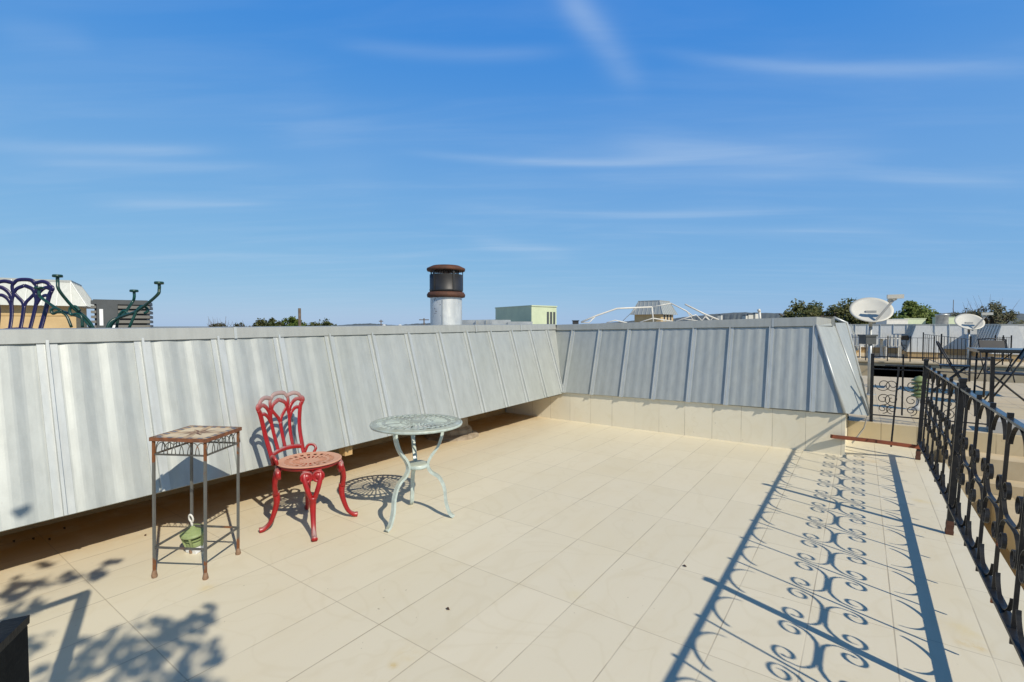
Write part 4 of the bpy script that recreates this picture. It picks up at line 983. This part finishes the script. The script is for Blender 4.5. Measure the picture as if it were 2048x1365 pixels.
for i, px in enumerate((768, 800)):
    m = MB(); c = at(px, 651, 25); m.tube([c+Vector((0,0,-.7)), c], .06, 8); m.lathe([(.09,-.12),(.09,.02),(.001,.04)], c, 10); tag(m.build('vent_pipe', M_WHITE), ('left stubby white roof vent in front of the hills','right stubby white roof vent in front of the hills')[i], 'pipe', 'stubby white roof vents')
M_HILL = NT('hill_cover')
_n = M_HILL.noise(.035, 6, .7); M_HILL.col(M_HILL.mix(M_HILL.ramp(_n, .35, .65), (.055,.07,.075), (.10,.115,.115))); M_HILL.set(.95); M_HILL = M_HILL.m
def hill(name, pts, D, label, depth=350):
    m = MB(); vs = []; rnd = random.Random(len(pts)+int(D))
    full = []
    for (a, b) in zip(pts[:-1], pts[1:]):
        for k in range(14): full.append((a[0]+(b[0]-a[0])*k/14, a[1]+(b[1]-a[1])*(k/14)+rnd.uniform(-.5,.5)))
    full.append(pts[-1]); nf = len(full)
    for row in range(4):
        for (px, py) in full:
            tp = at(px, py, D); dd = (0, .45, 1.0, 1.6)[row]
            base = Vector((tp.x, tp.y, 0)); out = (base-Vector((0,0,0))).normalized()
            z = (-8, -8+(tp.z+8)*.62, tp.z, -8)[row]
            p = base+out*((dd-1.0)*depth); vs.append(Vector((p.x, p.y, z+(rnd.uniform(-1,1) if row == 1 else 0))))
    m.add(vs, [(r*nf+i, r*nf+i+1, (r+1)*nf+i+1, (r+1)*nf+i) for r in range(3) for i in range(nf-1)], 0, False)
    return struct(name, m, M_HILL, label, 'hill')
hill('hills', [(480,658),(640,655),(700,649),(740,647),(790,651),(830,648),(870,646),(960,650),(1100,652),(1250,645)], 1500, 'low blue hills on the left horizon')
hill('hills', [(1150,652),(1250,643),(1350,637),(1420,629),(1480,625),(1560,627),(1640,631),(1780,636),(1880,627),(1960,624),(2048,628),(2150,632)], 900, 'dark wooded ridge on the right horizon')
hr_rnd = random.Random(5)
for i, (px, py) in enumerate(((1500,632),(1512,630),(1491,634),(1440,633))):
    c = at(px, py, 560); t = thing('hillside_house', 'tiny white house on the distant ridge above the rear parapet', 'house', (c.x, c.y, c.z-6), YAW+.3*i, 'white houses on the distant ridge')
    w_ = 4+2*hr_rnd.random(); m = MB(); m.bb((-w_/2,-2,0),(w_/2,2,7.2)); m.build('wall', M_WHITE, t, True)
    m = MB(); m.add([(-w_/2-.3,-2.3,7.2),(w_/2+.3,-2.3,7.2),(w_/2+.3,2.3,7.2),(-w_/2-.3,2.3,7.2),(-w_/2,0,8.6),(w_/2,0,8.6)], [(0,1,5,4),(2,3,4,5),(1,2,5),(3,0,4)]); m.build('roof', M_GREYU, t, True)
gm = MB(); gm.add([(-4000,-4000,-6.52),(4000,-4000,-6.52),(4000,4000,-6.52),(-4000,4000,-6.52)], [(0,1,2,3)])
struct('ground', gm, pbr('ground_scrub', (.12,.12,.06), (.17,.15,.09), .02, .95), 'scrubby ground far below the roofs', 'ground')

# leafy tree behind the camera that throws the dappled shade at the lower left
nt_ = thing('tree', 'leafy tree outside the frame whose shade dapples the lower left tiles', 'tree', (2.0, -1.9, -.55))
m = MB(); m.tube(crom([(2.0,-1.9,-.55),(2.0,-1.8,.6),(1.9,-1.6,1.6),(1.6,-1.2,2.6),(1.3,-.8,3.1)]), .045, 8); m.tube(crom([(1.9,-1.6,1.6),(1.2,-1.0,2.5),(.6,-.9,2.9)]), .02, 6); m.build('trunk', M_BARK, nt_)
m = MB(); rnd = random.Random(21)
def leaf_at(px, py, z, size):
    g = onz(px, py); p = Vector((g.x+SUNX*z, g.y+SUNY*z, z))
    e1 = Vector((rnd.gauss(0,1), rnd.gauss(0,1), rnd.gauss(0,.5))).normalized(); e2 = (e1.cross(Vector((SUNX,SUNY,1)).normalized()+Vector((rnd.gauss(0,.35),rnd.gauss(0,.35),rnd.gauss(0,.35))))).normalized()
    s = size*rnd.uniform(.7,1.25); m.add([p-e1*s*.5, p-e1*s*.1+e2*s*.3, p+e1*s*.5, p-e1*s*.1-e2*s*.3], [(0,1,2,3)])
cnt = 0
while cnt < 420:
    px, py = rnd.uniform(60,440), rnd.uniform(1205,1600)
    top = 1305-(px-60)*.28 if px < 390 else 1213
    if py < top or (py > 1240 and px < 130 and rnd.random() < .55): continue
    leaf_at(px, py, rnd.uniform(2.4,3.2), .080); cnt += 1
for (px, py, n_, sx, sy) in ((55,1168,12,38,9),(140,1150,9,32,9),(190,1152,10,16,8),(228,1124,6,14,6),(30,1190,9,30,9),(85,1135,4,20,6),(20,1235,10,26,14),(60,1215,8,30,8),(40,1300,14,40,30)):
    for i in range(n_): leaf_at(rnd.gauss(px,sx*.6), rnd.gauss(py,sy*.6), rnd.uniform(2.5,3.0), .08)
def twig(pts, r):
    out = []
    for (px, py, z) in pts:
        g = onz(px, py); out.append((g.x+SUNX*z, g.y+SUNY*z, z))
    m.tube(crom(out, 5), r, 5)
twig([(60,1500,2.6),(170,1400,2.7),(260,1330,2.8),(340,1270,2.9),(425,1228,3.0)], .007); twig([(170,1400,2.7),(300,1380,2.8),(420,1300,2.9)], .005); twig([(260,1330,2.8),(250,1270,2.8),(290,1225,2.9)], .004)
twig([(-60,1215,2.7),(40,1175,2.7),(120,1165,2.8),(180,1148,2.8),(235,1120,2.9)], .007); twig([(-40,1260,2.7),(50,1190,2.7),(100,1150,2.8)], .004)
p_ = onx(38, 1020, XA+.02); p_ = p_+Vector((SUNX,SUNY,1))*2.2
for i in range(3): m.add([p_+Vector((rnd.gauss(0,.02),rnd.gauss(0,.02),-.03)), p_+Vector((.02,.03,.02)), p_+Vector((-.02,.04,.03)), p_+Vector((-.03,-.03,0))], [(0,1,2,3)])
m.build('crown', LM_NEAR, nt_)

# ================================================================== light, sky, camera
sun = bpy.data.lights.new('sun', 'SUN'); sun.energy = 5.0; sun.angle = R_(.53); sun.color = (1.0, .91, .77)
so = bpy.data.objects.new('sun', sun); C.objects.link(so)
sd = Vector((SUNX, SUNY, 1)).normalized(); so.rotation_euler = sd.to_track_quat('Z', 'Y').to_euler(); so.location = (5, -2, 6)
W = bpy.data.worlds.new('World'); bpy.context.scene.world = W; W.use_nodes = True
nt2 = W.node_tree; N = nt2.nodes; bg = N['Background']; LK = nt2.links.new
sky = N.new('ShaderNodeTexSky'); sky.sky_type = 'NISHITA'; sky.sun_disc = False
sky.sun_elevation = math.asin(sd.z); sky.sun_rotation = math.atan2(sd.x, sd.y)
sky.altitude = 200; sky.air_density = 1.0; sky.dust_density = .3; sky.ozone_density = 2.2
def WM(op, a, b=None, clamp=False):
    n = N.new('ShaderNodeMath'); n.operation = op; n.use_clamp = clamp
    for i, x in enumerate((a, b)):
        if x is None: continue
        if isinstance(x, (int, float)): n.inputs[i].default_value = x
        else: LK(x, n.inputs[i])
    return n.outputs[0]
tcw = N.new('ShaderNodeTexCoord'); dirv = tcw.outputs['Generated']
def dot(v):
    n = N.new('ShaderNodeVectorMath'); n.operation = 'DOT_PRODUCT'; LK(dirv, n.inputs[0]); n.inputs[1].default_value = v; return n.outputs['Value']
f0 = Vector((fwd.x, fwd.y, 0)).normalized()
dr, df, dz_ = dot(rgt), dot(f0), dot((0,0,1))
az = WM('ARCTAN2', dr, df); elv = WM('ARCSINE', dz_)      # azimuth from the view heading, elevation
den = WM('ADD', WM('MAXIMUM', dz_, 0.0), .05)      # a flat, high cloud layer seen in perspective
cmb = N.new('ShaderNodeCombineXYZ'); la, lb = WM('DIVIDE', dr, den), WM('DIVIDE', df, den)
LK(WM('MULTIPLY', la, .42), cmb.inputs[0]); LK(WM('ADD', WM('MULTIPLY', lb, 2.0), WM('MULTIPLY', la, .12)), cmb.inputs[1])
cn = N.new('ShaderNodeTexNoise'); cn.inputs['Scale'].default_value = 1.6; cn.inputs['Detail'].default_value = 6; cn.inputs['Roughness'].default_value = .55; cn.inputs['Distortion'].default_value = .5; LK(cmb.outputs[0], cn.inputs['Vector'])
def smooth(x, a, b):
    n = N.new('ShaderNodeMapRange'); n.interpolation_type = 'SMOOTHSTEP'; n.inputs[1].default_value = a; n.inputs[2].default_value = b; LK(x, n.inputs[0]); return n.outputs[0]
veil = WM('MULTIPLY', WM('ADD', WM('MULTIPLY', smooth(cn.outputs['Fac'], .40, .85), .12), WM('MULTIPLY', WM('SUBTRACT', 1.0, smooth(elv, .20, .55)), .15)), 1.0)
total = veil
def dir_ae(px, py):
    d = ray(px, py).normalized(); return math.atan2(d.dot(rgt), d.dot(f0)), math.asin(d.z)
for (p0, p1, wd, amt) in (((-60,291),(420,300),9,.34), ((60,322),(520,332),8,.20), ((850,308),(1350,322),8,.28), ((1240,290),(1720,305),30,.22), ((1180,350),(1640,345),12,.16), ((700,90),(1110,104),12,.24), ((1120,-30),(1270,160),26,.30), ((1330,105),(2100,132),10,.19), ((1700,345),(2060,372),10,.16), ((200,410),(520,408),8,.16), ((940,480),(1130,510),14,.22), ((900,415),(1560,424),9,.15), ((1250,455),(1800,462),9,.13), ((100,508),(900,512),9,.12), ((560,190),(760,380),60,.06), ((0,60),(180,80),18,.12)):
    a0, e0 = dir_ae(*p0); a1, e1 = dir_ae(*p1); L = math.hypot(a1-a0, e1-e0); ux, uy = (a1-a0)/L, (e1-e0)/L
    da, de = WM('SUBTRACT', az, (a0+a1)/2), WM('SUBTRACT', elv, (e0+e1)/2)
    s = WM('ADD', WM('MULTIPLY', da, ux), WM('MULTIPLY', de, uy)); q = WM('ADD', WM('MULTIPLY', da, -uy), WM('MULTIPLY', de, ux))
    s2 = WM('POWER', WM('ABSOLUTE', WM('DIVIDE', s, L*.5)), 4.0); q2 = WM('POWER', WM('ABSOLUTE', WM('DIVIDE', q, wd/F)), 2.0)
    g = WM('POWER', 2.718, WM('MULTIPLY', WM('ADD', s2, q2), -1.0))
    total = WM('ADD', total, WM('MULTIPLY', WM('MULTIPLY', g, WM('ADD', .40, WM('MULTIPLY', smooth(cn.outputs['Fac'], .25, .72), .60))), amt*1.1))
total = WM('MULTIPLY', total, 1.0, True)
sep = N.new('ShaderNodeSeparateColor'); LK(sky.outputs[0], sep.inputs[0]); com = N.new('ShaderNodeCombineColor')
for i, (aa, gg) in enumerate(((.46, .88), (.59, .45), (.755, .075))):      # grade of the Nishita sky: deep, saturated blue
    LK(WM('MULTIPLY', WM('POWER', WM('MULTIPLY', sep.outputs[i], .09), gg), aa*10), com.inputs[i])
mx = N.new('ShaderNodeMix'); mx.data_type = 'RGBA'; LK(total, mx.inputs[0]); LK(com.outputs[0], mx.inputs[6]); mx.inputs[7].default_value = (5.2, 6.6, 8.4, 1)
vm = N.new('ShaderNodeVectorMath'); vm.operation = 'SCALE'; LK(mx.outputs[2], vm.inputs[0]); LK(WM('SUBTRACT', 1.0, WM('MULTIPLY', smooth(elv, .62, 1.10), .85)), vm.inputs['Scale'])   # the sky deepens towards the zenith
LK(vm.outputs[0], bg.inputs['Color']); bg.inputs['Strength'].default_value = .10
cam = bpy.data.cameras.new('camera'); cam.sensor_width = 36; cam.sensor_fit = 'HORIZONTAL'; cam.lens = F*36/2048; cam.clip_start = .02; cam.clip_end = 8000
co = bpy.data.objects.new('camera', cam); C.objects.link(co)
co.location = CAM; co.rotation_euler = Matrix((rgt, upv, -fwd)).transposed().to_euler()
sc = bpy.context.scene; sc.camera = co
sc.view_settings.view_transform = 'Standard'; sc.view_settings.look = 'None'; sc.view_settings.gamma = 1.0; sc.view_settings.exposure = 0.0
sc.view_settings.use_curve_mapping = False
sc.cycles.max_bounces = 6
